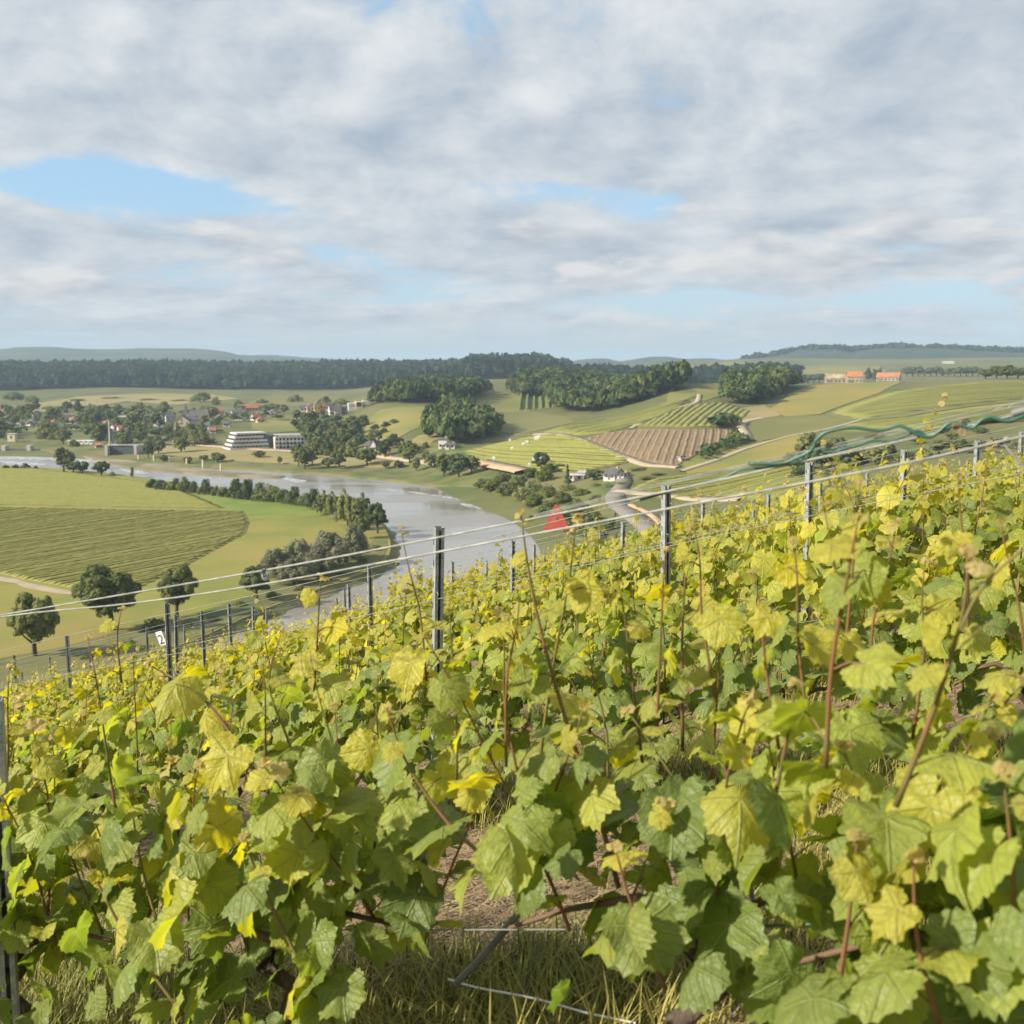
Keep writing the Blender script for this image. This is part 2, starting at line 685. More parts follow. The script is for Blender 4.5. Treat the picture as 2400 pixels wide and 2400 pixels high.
def P_water(pts, z=0.0):
    return [tuple(onwater(px, py, z)[:2]) for px, py in pts]


# water
m, t, b = mat('water', 0.12, 0.0, 0.5)
tc = t.node('ShaderNodeTexCoord')
mp = t.node('ShaderNodeMapping')
mp.inputs['Rotation'].default_value = (0, 0, math.radians(24))
mp.inputs['Scale'].default_value = (0.35, 1.0, 1.0)
t.l.new(tc.outputs['Object'], mp.inputs[0])
big = t.noise(mp.outputs[0], 0.035, 3, 0.6, dist=0.6)
rip = t.noise(mp.outputs[0], 0.55, 4, 0.6)
b.inputs['Base Color'].default_value = (0.225, 0.212, 0.188, 1)
b.inputs['IOR'].default_value = 1.33
t.l.new(t.ss(big, 0.42, 0.62, 0.05, 0.30), b.inputs['Roughness'])
bp = t.node('ShaderNodeBump')
bp.inputs['Distance'].default_value = 0.30
t.l.new(t.ss(big, 0.40, 0.66, 0.06, 0.30), bp.inputs['Strength'])
t.l.new(rip, bp.inputs['Height'])
t.l.new(bp.outputs[0], b.inputs['Normal'])
WATER = smooth_poly(P_water([(-900, 1010), (0, 1035), (500, 1062), (1000, 1115), (1180, 1140), (1400, 1200), (1440, 1330), (1000, 1480), (400, 1640), (-300, 1800), (-1500, 1900)]), 3)
sheet('river', WATER, 'water', lambda x, y: np.zeros(len(x)), 40.0, 1.0, 'wide brown-grey river bending round the meadow')

noisy('foam', (0.46, 0.49, 0.51), (0.16, 0.16, 0.15), 0.35, 0.5)
noisy('meadow', (0.205, 0.195, 0.035), (0.150, 0.165, 0.030), 0.05, c3=(0.235, 0.190, 0.050), scale3=0.018, detail=8, bump=0.5, bscale=1.2)
noisy('meadow_fresh', (0.120, 0.170, 0.026), (0.165, 0.195, 0.034), 0.06, detail=8, bump=0.5, bscale=1.2)
noisy('bank_grass', (0.060, 0.088, 0.022), (0.125, 0.130, 0.038), 0.10, detail=8, c3=(0.150, 0.135, 0.050), scale3=0.03, bump=0.6, bscale=1.0)
noisy('vine_soil', (0.115, 0.120, 0.036), (0.150, 0.140, 0.045), 0.10, detail=8)
noisy('vine_soil_pale', (0.200, 0.185, 0.052), (0.235, 0.205, 0.060), 0.05, detail=8)
noisy('plough', (0.205, 0.142, 0.078), (0.160, 0.110, 0.060), 0.08, detail=8, bump=0.5, bscale=0.7)
noisy('plough_row', (0.240, 0.172, 0.098), (0.190, 0.140, 0.072), 0.3, detail=6)
noisy('hill_green', (0.130, 0.142, 0.034), (0.172, 0.162, 0.042), 0.02, detail=8, c3=(0.195, 0.170, 0.045), scale3=0.009)
noisy('hill_gold', (0.235, 0.185, 0.042), (0.200, 0.175, 0.040), 0.025, detail=8, c3=(0.150, 0.160, 0.038), scale3=0.012)
noisy('hill_olive', (0.120, 0.128, 0.036), (0.150, 0.140, 0.044), 0.03, detail=8)
noisy('straw_field', (0.255, 0.205, 0.080), (0.205, 0.180, 0.065), 0.03, detail=8)
noisy('track', (0.350, 0.285, 0.195), (0.290, 0.235, 0.160), 0.25, detail=6)
noisy('asphalt', (0.155, 0.140, 0.128), (0.195, 0.175, 0.155), 0.15, detail=6)
noisy('sand_wall', (0.420, 0.300, 0.190), (0.330, 0.225, 0.140), 0.15, detail=6)
noisy('dyke', (0.240, 0.180, 0.120), (0.300, 0.235, 0.160), 0.10, detail=6, c3=(0.130, 0.125, 0.050), scale3=0.04)

# the meadow inside the river bend
MEADOW = smooth_poly(P_water([(-1500, 1120), (-900, 1078), (-300, 1080), (60, 1092), (250, 1108), (420, 1132), (560, 1158), (700, 1172), (800, 1188), (878, 1215),
                              (908, 1250), (915, 1290), (890, 1325), (800, 1362), (690, 1400), (590, 1440), (480, 1490), (370, 1530), (230, 1580), (60, 1640), (-500, 1780), (-1500, 1850)], 1.6), 5)


def meadow_z(x, y):
    return 1.6 + 0.25 * np.sin(x * 0.021 + 1.0) * np.cos(y * 0.017)


sheet('meadow_shore', MEADOW, 'bank_grass', lambda x, y: meadow_z(x, y) - 0.25, 9.0, 2.6, 'grassy shore of the meadow', flare=5.0)
sheet('meadow', MEADOW, 'meadow', meadow_z, 9.0, 0.2, 'golden-green meadow on the flat inside of the river bend')


def on_meadow(pts):
    return P_water(pts, 1.65)


def lift_meadow(h):
    return lambda x, y: meadow_z(x, y) + h


BANKSTRIP = smooth_poly(on_meadow([(905, 1262), (905, 1290), (880, 1322), (790, 1360), (690, 1396), (590, 1436), (470, 1490), (360, 1530), (200, 1585), (30, 1640), (-300, 1700),
                                   (-300, 1600), (0, 1545), (140, 1520), (300, 1475), (430, 1445), (560, 1405), (690, 1352), (790, 1318), (850, 1290), (880, 1262)]), 3)
sheet('river_bank', BANKSTRIP, 'bank_grass', lift_meadow(0.10), 4.0, 0.08, 'rank dark grass on the near edge of the meadow')
sheet('meadow_strip', smooth_poly(on_meadow([(430, 1142), (560, 1160), (690, 1178), (765, 1196), (740, 1210), (640, 1205), (560, 1205), (500, 1180), (440, 1160), (380, 1145)]), 3),
      'meadow_fresh', lift_meadow(0.08), 8.0, 0.06, 'bright green mown strip along the riverside trees')
# near vineyard on the flat: two blocks with rows
FLAT_A = on_meadow([(-420, 1205), (0, 1189), (330, 1194), (570, 1197), (583, 1222), (575, 1248), (440, 1322), (330, 1375), (200, 1385), (60, 1360), (0, 1345), (-420, 1300)])
FLAT_B = on_meadow([(-420, 1090), (0, 1090), (150, 1104), (400, 1138), (470, 1166), (530, 1190), (300, 1188), (0, 1182), (-420, 1196)])
sheet('vineyard_ground', FLAT_A, 'vine_soil_pale', lift_meadow(0.12), 8.0, 0.1, 'grassy ground between the vine rows on the flat')
sheet('vineyard_ground', FLAT_B, 'vine_soil_pale', lift_meadow(0.12), 8.0, 0.1, 'grassy ground of the far vine block on the flat')
sheet('farm_track', smooth_poly(on_meadow([(-300, 1325), (0, 1352), (70, 1368), (150, 1384), (180, 1392), (150, 1394), (60, 1378), (0, 1362), (-300, 1338)]), 3), 'track', lift_meadow(0.16), 4.0, 0.1,
      'reddish farm track along the lower edge of the vine rows')

# vine rows as low leafy hedges
noisy('row_leaf', (0.068, 0.098, 0.018), (0.118, 0.140, 0.026), 0.8, detail=6, lo=0.3, hi=0.7)
noisy('row_leaf_flat', (0.190, 0.188, 0.044), (0.262, 0.236, 0.060), 0.8, detail=6, lo=0.3, hi=0.7)
noisy('row_leaf_pale', (0.150, 0.165, 0.034), (0.220, 0.205, 0.048), 0.8, detail=6, lo=0.3, hi=0.7)


def vine_rows(name, poly, zf, direction, spacing, height, width, material, label, seg=5.0, jitter=0.18, skip=None):
    """rows of clipped vines filling poly, all joined: nobody could count the plants"""
    rng = np.random.default_rng(3)
    d = np.array(direction, float)
    d /= np.linalg.norm(d)
    n = np.array([-d[1], d[0]])
    Pn = np.array(poly)
    u = Pn @ d
    w = Pn @ n
    Vs, Fs = [], []
    base = 0
    k = 0
    for off in np.arange(w.min() + spacing * 0.5, w.max(), spacing):
        k += 1
        rowf = rng.uniform(0.55, 1.35)
        s = np.arange(u.min(), u.max(), seg / 3)
        pts = s[:, None] * d + off * n
        ins = inside(poly, pts[:, 0], pts[:, 1])
        i = 0
        while i < len(s):
            if not ins[i]:
                i += 1
                continue
            j = i
            while j < len(s) and ins[j]:
                j += 1
            if j - i >= 2:
                m_ = max(2, int((s[j - 1] - s[i]) / seg) + 1)
                ss = np.linspace(s[i], s[j - 1], m_)
                c = ss[:, None] * d + off * n
                z = zf(c[:, 0], c[:, 1])
                hh = height * rowf * (1 + rng.uniform(-jitter, jitter, m_))
                hh[0] = hh[-1] = height * 0.15
                ww = width * (1 + rng.uniform(-jitter, jitter, m_)) * 0.5
                sh = rng.uniform(-0.15, 0.15, m_) * width
                ring = []
                for off2, hf in ((-1.0, 0.0), (-1.0, 0.7), (0.0, 1.0), (1.0, 0.7), (1.0, 0.0)):
                    q = c + n * ((off2 * ww + sh)[:, None])
                    ring.append(np.column_stack([q, z + hf * hh]))
                R = np.stack(ring, 1).reshape(-1, 3)
                Vs.append(R)
                a = np.arange(m_ - 1)[:, None] * 5 + np.arange(4)[None, :] + base
                Fs.append(np.stack([a, a + 1, a + 6, a + 5], -1).reshape(-1, 4))
                e = base + (m_ - 1) * 5
                Fs.append(np.array([[base, base + 4, base + 3, base + 1], [e, e + 1, e + 3, e + 4], [base + 3, base + 2, base + 1, base], [e, e + 1, e + 2, e + 3]]))
                base += len(R)
            i = j
    if not Vs:
        return None
    me = mesh_np(name, np.concatenate(Vs), np.concatenate(Fs), material)
    return add(name, me, label=label, cat='vineyard', kind='stuff')


dirA = np.array(onwater(560, 1232, 1.6)[:2]) - np.array(onwater(0, 1325, 1.6)[:2])
vine_rows('vine_rows', FLAT_A, lift_meadow(0.1), dirA, 2.3, 0.42, 1.5, 'row_leaf_flat', 'long straight vine rows on the flat above the farm track', seg=1.6)
vine_rows('vine_rows', FLAT_B, lift_meadow(0.1), (1.0, -0.05), 2.2, 0.4, 1.7, 'row_leaf_pale', 'dense vine block on the flat next to the far river reach', seg=3.0)

# far bank
FARBANK = smooth_poly(P_water([(-1500, 1055), (-700, 1052), (0, 1052), (130, 1062), (240, 1072), (420, 1086), (560, 1096), (700, 1104), (800, 1112), (900, 1121), (1000, 1133), (1090, 1146),
                               (1180, 1168), (1250, 1196), (1300, 1226), (1345, 1268), (1420, 1275), (1440, 1200), (1370, 1150), (1240, 1118), (1100, 1092), (960, 1078), (700, 1058), (500, 1044),
                               (300, 1030), (0, 1018), (-700, 1018), (-1500, 1022)], 1.0), 3)


def farbank_z(x, y):
    return np.maximum(terrain(x, y) + 0.4, 0.9)


sheet('far_bank', FARBANK, 'bank_grass', farbank_z, 8.0, 3.0, 'grassy far bank of the river below the village', flare=5.0)
sheet('bank_meadow', smooth_poly(P_land([(330, 1047), (520, 1052), (700, 1066), (860, 1078), (960, 1090), (900, 1098), (700, 1090), (560, 1082), (400, 1068), (320, 1058)]), 3),
      'straw_field', lambda x, y: np.maximum(terrain(x, y), 0.9) + 0.7, 8.0, 1.2, 'pale mown riverside grass in front of the long white building')

# fields on the hills: outlines as seen, laid on the slopes
FIELDS = [
    ('vine_block', [(1088, 1058), (1180, 1036), (1270, 1019), (1330, 1022), (1400, 1042), (1480, 1074), (1470, 1085), (1400, 1102), (1300, 1112), (1210, 1106), (1150, 1092), (1095, 1072)], 'vine_soil', 0.28),
    ('ploughed_field', [(1370, 1028), (1440, 1012), (1500, 1006), (1600, 1008), (1730, 1006), (1700, 1030), (1640, 1062), (1585, 1093), (1560, 1093), (1500, 1078), (1430, 1052)], 'plough', 0.28),
    ('upper_field', [(1270, 1016), (1330, 999), (1420, 984), (1500, 967), (1590, 938), (1640, 922), (1610, 948), (1560, 975), (1480, 1000), (1420, 1016), (1350, 1022)], 'hill_green', 0.28),
    ('valley_field', [(1160, 968), (1240, 962), (1320, 975), (1350, 990), (1290, 1004), (1220, 1018), (1180, 1014), (1160, 990)], 'hill_olive', 0.28),
    ('striped_field', [(1100, 945), (1150, 925), (1200, 922), (1290, 930), (1300, 955), (1240, 962), (1160, 968), (1110, 955)], 'hill_green', 0.28),
    ('round_field', [(1490, 1000), (1550, 975), (1620, 950), (1700, 944), (1760, 965), (1730, 990), (1700, 1000), (1600, 1003)], 'hill_olive', 0.28),
    ('ridge_meadow', [(1570, 910), (1630, 895), (1700, 898), (1695, 925), (1660, 938), (1600, 945), (1560, 950)], 'hill_green', 0.28),
    ('golden_meadow', [(1800, 962), (1850, 925), (1900, 905), (1960, 899), (2120, 895), (2060, 922), (1990, 945), (1920, 972), (1840, 975)], 'hill_gold', 0.28),
    ('dry_slope', [(1700, 962), (1790, 950), (1830, 975), (1760, 985), (1735, 1000), (1700, 985)], 'straw_field', 0.28),
    ('right_field', [(1935, 972), (2000, 946), (2075, 922), (2180, 905), (2330, 893), (2520, 890), (2520, 930), (2300, 950), (2120, 978), (2010, 988)], 'hill_olive', 0.28),
    ('right_field', [(1980, 992), (2120, 980), (2300, 952), (2520, 932), (2520, 985), (2330, 985), (2180, 1010), (2060, 1012), (1960, 1010)], 'hill_green', 0.28),
    ('middle_field', [(1760, 985), (1830, 976), (1930, 974), (2000, 990), (1950, 1008), (1860, 1020), (1780, 1035), (1750, 1030)], 'hill_olive', 0.28),
    ('mown_slope', [(1600, 1085), (1680, 1060), (1780, 1038), (1860, 1022), (1900, 1020), (1880, 1048), (1840, 1078), (1720, 1102), (1610, 1110)], 'hill_gold', 0.28),
    ('bank_terraces', [(1470, 1150), (1530, 1125), (1620, 1112), (1720, 1106), (1850, 1085), (1950, 1100), (1960, 1160), (1800, 1170), (1650, 1170), (1540, 1168)], 'vine_soil', 0.28),
    ('village_meadow', [(860, 990), (890, 962), (960, 955), (1060, 960), (1040, 985), (960, 1012), (920, 1035), (840, 1050), (850, 1020)], 'hill_green', 0.28),
    ('village_meadow', [(590, 990), (640, 984), (690, 990), (720, 1010), (640, 1014), (590, 1005)], 'hill_green', 0.28),
    ('wheat_field', [(940, 1052), (980, 1022), (1035, 1012), (1040, 1025), (1000, 1045)], 'straw_field', 0.28),
    ('stubble_field', [(-100, 955), (60, 955), (62, 948), (180, 930), (380, 922), (500, 925), (560, 935), (420, 948), (300, 940), (150, 962), (0, 972), (-100, 970)], 'straw_field', 0.28),
    ('stubble_field', [(580, 945), (640, 925), (760, 925), (800, 940), (720, 950), (640, 952)], 'hill_olive', 0.28),
    ('far_field', [(1700, 880), (1760, 862), (1900, 858), (2060, 858), (2080, 872), (1900, 878)], 'hill_green', 0.28),
    ('far_field', [(1620, 858), (1720, 848), (1760, 852), (1700, 864)], 'hill_green', 0.28),
]
FIELD_LABEL = {
    'vine_block': 'convex green vine block above the river bend', 'ploughed_field': 'bare brown striped field on the opposite slope', 'upper_field': 'smooth green field rising to the ridge track',
    'valley_field': 'darker olive field in the hollow below the wood', 'striped_field': 'field with dark upright stripes beside the wood', 'round_field': 'rounded olive hill field above the brown field',
    'ridge_meadow': 'small green meadow on the ridge', 'golden_meadow': 'golden meadow below the farm', 'dry_slope': 'dry straw-coloured slope between the fields', 'right_field': 'broad field on the long right-hand hill',
    'middle_field': 'olive field beside the farm lane', 'mown_slope': 'yellow-green mown slope', 'bank_terraces': 'terraced vine field above the road', 'village_meadow': 'green meadow on the village slope',
    'wheat_field': 'small golden field above the village', 'stubble_field': 'pale fields before the long forest', 'far_field': 'hazy green fields on the far hill'}
FPOLY = {}
for nm, px, mt, h in FIELDS:
    P = P_land(px)
    FPOLY.setdefault(nm, []).append(P)
    ext = max(max(p[0] for p in P) - min(p[0] for p in P), max(p[1] for p in P) - min(p[1] for p in P))
    step = 6.0 if ext < 350 else max(6.0, ext / 60)
    sheet(nm, P, mt, draped(h), step, 0.6, FIELD_LABEL[nm])


def lane(name, px, width, material, label, h=0.42, ymin=45.0):
    c = spline([(*hit(x, y, ymin)[:2], 0) for x, y in px], len(px) * 6)
    L, R = [], []
    for i, p in enumerate(c):
        d = c[min(i + 1, len(c) - 1)] - c[max(i - 1, 0)]
        d.z = 0
        d.normalize()
        n = Vector((-d.y, d.x, 0))
        wd = width[0] + (width[1] - width[0]) * i / (len(c) - 1) if isinstance(width, tuple) else width
        L.append(p + n * wd / 2)
        R.append(p - n * wd / 2)
    xs = np.array([(p.x, p.y) for p in L + R])
    z = np.maximum(terrain(xs[:, 0], xs[:, 1]), 0.9) + h
    n = len(L)
    V = np.column_stack([xs, z])
    V = np.concatenate([V, V - np.array([0, 0, 0.6])])
    i = np.arange(n - 1)
    F = np.concatenate([np.stack([i + 1, i, n + i, n + i + 1], 1), np.stack([i, i + 1, 2 * n + i + 1, 2 * n + i], 1), np.stack([n + i + 1, n + i, 3 * n + i, 3 * n + i + 1], 1)])
    return add(name, mesh_np(name, V, F, material), label=label, kind='structure')


lane('field_track', [(1255, 1018), (1300, 1018), (1345, 1026), (1400, 1046), (1470, 1074), (1520, 1090), (1590, 1096)], 4.0, 'track', 'pale track between the vine block and the brown field')
lane('field_track', [(1480, 1005), (1500, 992), (1530, 975), (1570, 962), (1630, 945), (1640, 925)], 3.5, 'track', 'pale track climbing to the ridge')
lane('farm_lane', [(1755, 1032), (1748, 1015), (1738, 1000), (1745, 990), (1790, 980)], 5.0, 'track', 'pink farm lane climbing past the brown field')
lane('field_track', [(1600, 1106), (1680, 1080), (1760, 1050), (1850, 1024), (1950, 1005), (2020, 985)], 3.0, 'track', 'grass track along the mown slope', h=0.5)
lane('road', [(1370, 1108), (1440, 1112), (1462, 1128), (1450, 1150), (1440, 1165), (1452, 1185), (1480, 1205), (1520, 1235), (1540, 1270)], (5.0, 9.0), 'asphalt', 'grey road winding down to the river below the vineyard', h=0.6)
lane('vineyard_lane', [(1445, 1152), (1500, 1157), (1580, 1165), (1680, 1172), (1740, 1170)], 5.0, 'track', 'cream gravel lane branching from the river road', h=0.65)
lane('retaining_wall', [(1478, 1188), (1505, 1200), (1530, 1215), (1552, 1235)], 2.2, 'sand_wall', 'pale low stone wall on the road bend', h=1.2)
lane('river_road', [(330, 1046), (420, 1042), (560, 1052), (700, 1060), (850, 1068), (960, 1080), (1040, 1088)], 6.0, 'track', 'pale riverside road in front of the village', h=0.9)
lane('quay_wall', [(1125, 1092), (1160, 1100), (1200, 1108), (1225, 1114)], 8.0, 'sand_wall', 'long pink stone retaining wall under the vine block', h=2.5)

# rows on the slopes
vb = FPOLY['vine_block'][0]
pa, pb = hit(1120, 1060), hit(1420, 1085)
vine_rows('vine_rows', vb, draped(0.25), (pb.x - pa.x, pb.y - pa.y), 3.6, 0.8, 2.2, 'row_leaf_pale', 'vine rows contouring the convex block above the river bend', seg=5)
bt = FPOLY['bank_terraces'][0]
vine_rows('vine_rows', bt, draped(0.25), (1, 0.25), 3.6, 0.8, 2.2, 'row_leaf_pale', 'vine rows on the terraces above the cream lane', seg=4)
pf = FPOLY['ploughed_field'][0]
pa, pb = hit(1575, 1088), hit(1600, 1012)
vine_rows('plough_ridges', pf, draped(0.22), (pb.x - pa.x, pb.y - pa.y), 3.6, 0.24, 1.6, 'plough_row', 'pale ridges striping the bare brown field', seg=5)
sf = FPOLY['striped_field'][0]
pa, pb = hit(1222, 958), hit(1226, 930)
vine_rows('hedge_rows', [tuple(hit(x, y)[:2]) for x, y in ((1212, 962), (1295, 955), (1288, 932), (1215, 926))], draped(0.25), (pb.x - pa.x, pb.y - pa.y), 6.0, 2.6, 2.4, 'row_leaf', 'dark upright rows in the small field beside the wood', seg=6)
for k, px in enumerate([[(1940, 968), (2075, 924), (2330, 895), (2500, 893), (2500, 925), (2300, 946), (2010, 985)], [(1980, 994), (2120, 982), (2300, 954), (2500, 934), (2500, 980), (2180, 1006), (1965, 1008)]]):
    pa, pb = hit(2000, 990), hit(2350, 955)
    vine_rows('vine_rows', P_land(px), draped(0.25), (pb.x - pa.x, pb.y - pa.y), 6.0, 0.55, 4.4, 'row_leaf_pale', ['vine rows high on the right-hand hill', 'vine rows lower on the right-hand hill'][k], seg=12)
vine_rows('vine_rows', FPOLY['upper_field'][0], draped(0.25), (1, 0.9), 4.0, 0.6, 2.8, 'row_leaf_pale', 'vine rows on the smooth field under the ridge track', seg=8)
vine_rows('vine_rows', FPOLY['round_field'][0], draped(0.25), (0.3, 1), 4.0, 0.6, 2.8, 'row_leaf_pale', 'vine rows on the rounded olive hill field', seg=8)

# ------------------------------------------------------------------ trees and woods
def leaf_mat(name, c1, c2, trans=0.33, scale=0.35, vary=0.35):
    m = bpy.data.materials.new(name)
    m.use_nodes = True
    t = NT(m.node_tree)
    t.n.clear()
    out = t.node('ShaderNodeOutputMaterial')
    tc = t.node('ShaderNodeTexCoord')
    oi = t.node('ShaderNodeObjectInfo')
    geo = t.node('ShaderNodeNewGeometry')
    n = t.noise(geo.outputs['Position'], scale, 4)
    c = t.mix(t.ss(n, 0.35, 0.65), c1, c2)
    isl = t.math('MULTIPLY', t.math('SUBTRACT', geo.outputs['Random Per Island'], 0.5), vary)
    obr = t.math('MULTIPLY', t.math('SUBTRACT', oi.outputs['Random'], 0.5), 0.45)
    v = t.math('ADD', 1.0, t.math('ADD', isl, obr))
    hs = t.node('ShaderNodeHueSaturation')
    t.put(hs.inputs['Value'], v)
    t.put(hs.inputs['Hue'], t.math('ADD', 0.5, t.math('MULTIPLY', obr, -0.05)))
    t.l.new(c, hs.inputs['Color'])
    d = t.node('ShaderNodeBsdfDiffuse')
    t.l.new(hs.outputs[0], d.inputs[0])
    tr = t.node('ShaderNodeBsdfTranslucent')
    t.l.new(hs.outputs[0], tr.inputs[0])
    mx = t.node('ShaderNodeMixShader')
    mx.inputs[0].default_value = trans
    t.l.new(d.outputs[0], mx.inputs[1])
    t.l.new(tr.outputs[0], mx.inputs[2])
    t.l.new(mx.outputs[0], out.inputs[0])
    MATS[name] = m
    return m


leaf_mat('tree_leaf', (0.135, 0.165, 0.056), (0.235, 0.240, 0.088))
leaf_mat('tree_leaf_dark', (0.078, 0.118, 0.046), (0.140, 0.168, 0.064))
leaf_mat('tree_leaf_grey', (0.185, 0.196, 0.118), (0.265, 0.262, 0.160))
leaf_mat('tree_leaf_light', (0.105, 0.135, 0.034), (0.160, 0.172, 0.046))
leaf_mat('forest_leaf', (0.014, 0.036, 0.022), (0.046, 0.070, 0.034), scale=0.045, vary=0.6)
leaf_mat('wood_leaf', (0.048, 0.088, 0.036), (0.150, 0.172, 0.060), scale=0.09, vary=0.6)
noisy('bark', (0.060, 0.050, 0.038), (0.100, 0.085, 0.062), 2.0, stretch=(1, 1, 0.2))

NPR = np.random.default_rng(11)


def quads_at(P, N, size, rng):
    """square leaves at points P, facing N"""
    n = len(P)
    N = N / (np.linalg.norm(N, axis=1, keepdims=True) + 1e-9)
    r = rng.normal(size=(n, 3))
    U = np.cross(N, r)
    U /= np.linalg.norm(U, axis=1, keepdims=True) + 1e-9
    Wv = np.cross(N, U)
    s = (size * rng.uniform(0.6, 1.4, n))[:, None] * 0.5
    V = np.stack([P - U * s - Wv * s * 0.7, P + U * s - Wv * s * 0.7, P + U * s * 0.8 + Wv * s, P - U * s * 0.8 + Wv * s], 1)
    return V.reshape(-1, 3)


def blob_leaves(blobs, n_each, size, rng, jit=0.7):
    Ps, Ns = [], []
    for (cx, cy, cz_, rx, rz) in blobs:
        d = rng.normal(size=(n_each, 3))
        d /= np.linalg.norm(d, axis=1, keepdims=True)
        d[:, 2] = np.where(d[:, 2] < -0.55, -d[:, 2], d[:, 2])
        rad = rng.uniform(0.72, 1.06, n_each)[:, None]
        P = np.array([cx, cy, cz_]) + d * rad * np.array([rx, rx, rz])
        Ps.append(P)
        Ns.append(d + rng.normal(size=(n_each, 3)) * jit * 0.35 + np.array([0, 0, 0.15]))
    return quads_at(np.concatenate(Ps), np.concatenate(Ns), size, rng)


def crown_blobs(kind, rng):
    """blobs of a crown for a tree of height 1"""
    b = []
    if kind == 'round':
        for i in range(40):
            d = rng.normal(size=3)
            d /= np.linalg.norm(d)
            k = rng.uniform(0.55, 0.92)
            b.append((d[0] * k * 0.38, d[1] * k * 0.38, 0.56 + d[2] * k * 0.36, rng.uniform(0.06, 0.13), rng.uniform(0.07, 0.13)))
        b.append((0, 0, 0.56, 0.28, 0.29))
    elif kind == 'tall':
        for i in range(26):
            h = rng.uniform(0.14, 0.95)
            w = 0.27 * math.sin(math.pi * (0.15 + 0.8 * h)) ** 0.7
            a = rng.uniform(0, 6.283)
            k = rng.uniform(0.3, 0.85)
            b.append((math.cos(a) * w * k, math.sin(a) * w * k, h, rng.uniform(0.07, 0.12), rng.uniform(0.10, 0.2)))
        b.append((0, 0, 0.5, 0.17, 0.38))
    elif kind == 'willow':
        for i in range(30):
            a = rng.uniform(0, 6.283)
            k = rng.uniform(0.15, 0.95)
            b.append((math.cos(a) * k * 0.48, math.sin(a) * k * 0.48, 0.22 + 0.56 * math.sqrt(1 - k * k) * rng.uniform(0.25, 1.0), rng.uniform(0.09, 0.16), rng.uniform(0.12, 0.22)))
        b.append((0, 0, 0.4, 0.36, 0.34))
    elif kind == 'bush':
        for i in range(24):
            a = rng.uniform(0, 6.283)
            k = rng.uniform(0.1, 0.9)
            b.append((math.cos(a) * k * 0.45, math.sin(a) * k * 0.45, 0.20 + 0.56 * (1 - k * k) * rng.uniform(0.2, 1.0), rng.uniform(0.13, 0.22), rng.uniform(0.14, 0.24)))
        b.append((0, 0, 0.35, 0.34, 0.33))
    elif kind == 'conifer':
        for i in range(26):
            h = rng.uniform(0.08, 0.98)
            w = 0.19 * (1.02 - h) + 0.012
            a = rng.uniform(0, 6.283)
            b.append((math.cos(a) * w * 0.6, math.sin(a) * w * 0.6, h, w * 0.55 + 0.012, 0.06))
        b.append((0, 0, 0.35, 0.09, 0.32))
    return b


def tree_proto(kind, seed, n_each, size, leaf, trunk=True):
    rng = np.random.default_rng(seed)
    V = blob_leaves(crown_blobs(kind, rng), n_each, size, rng)
    F = np.arange(len(V)).reshape(-1, 4)
    crown = mesh_np('crown', V, F, leaf)
    mb = MB()
    tr = {'round': 0.035, 'tall': 0.028, 'willow': 0.045, 'bush': 0.03, 'conifer': 0.022}[kind]
    top = {'round': 0.62, 'tall': 0.8, 'willow': 0.5, 'bush': 0.4, 'conifer': 0.9}[kind]
    mb.tube([(0, 0, -0.06), (0.004, 0.002, 0.12), (-0.006, 0.004, 0.3), (0.004, -0.004, top)], [tr * 1.25, tr, tr * 0.8, tr * 0.25], 7)
    if kind != 'conifer':
        for k in range(6):
            a = k * 1.05 + seed
            z0 = 0.18 + 0.05 * k
            r = 0.26 if kind != 'tall' else 0.13
            mb.tube([(0, 0, z0), (math.cos(a) * r * 0.5, math.sin(a) * r * 0.5, z0 + 0.13), (math.cos(a) * r, math.sin(a) * r, z0 + 0.30)], [tr * 0.5, tr * 0.33, tr * 0.1], 5)
    return crown, mb.mesh('trunk', 'bark')


PROTO = {}
for kind, leaf, cnt in (('round', 'tree_leaf', 4), ('round', 'tree_leaf_dark', 3), ('tall', 'tree_leaf', 2), ('bush', 'tree_leaf', 3), ('bush', 'tree_leaf_light', 2), ('conifer', 'tree_leaf_dark', 1),
                        ('round', 'tree_leaf_light', 2), ('willow', 'tree_leaf_grey', 2), ('tall', 'tree_leaf_dark', 2), ('willow', 'tree_leaf', 2), ('bush', 'tree_leaf_dark', 2)):
    for i in range(cnt):
        PROTO.setdefault((kind, leaf), []).append(tree_proto(kind, 100 + 17 * i + len(PROTO), 70, 0.055, leaf))
HERO = {k: tree_proto(k[0], 900 + i, 300, 0.030, k[1]) for i, k in enumerate([('round', 'tree_leaf'), ('willow', 'tree_leaf_grey'), ('round', 'tree_leaf_dark'), ('tall', 'tree_leaf')])}


def tree(pos, h, w, kind, leaf, name, label, group=None, hero=False, rng=RNG):
    key = (kind, leaf)
    if key not in PROTO:
        PROTO[key] = [tree_proto(kind, 300 + len(PROTO), 70, 0.055, leaf)]
    cr, tk = HERO[key] if hero else rng.choice(PROTO[key])
    r = add(name, None, loc=(pos[0], pos[1], pos[2] - 0.15 - (0.12 * h if kind in ('bush', 'willow') else 0)), label=label, cat='bush' if kind == 'bush' else 'tree', group=group)
    nat = {'round': 0.86, 'tall': 0.62, 'willow': 1.15, 'bush': 1.15, 'conifer': 0.42}[kind]
    s = w / nat
    r.scale = (s, s, h)
    r.rotation_euler = (0, 0, rng.uniform(0, 6.28))
    add('trunk', tk, r)
    add('crown', cr, r)
    return r


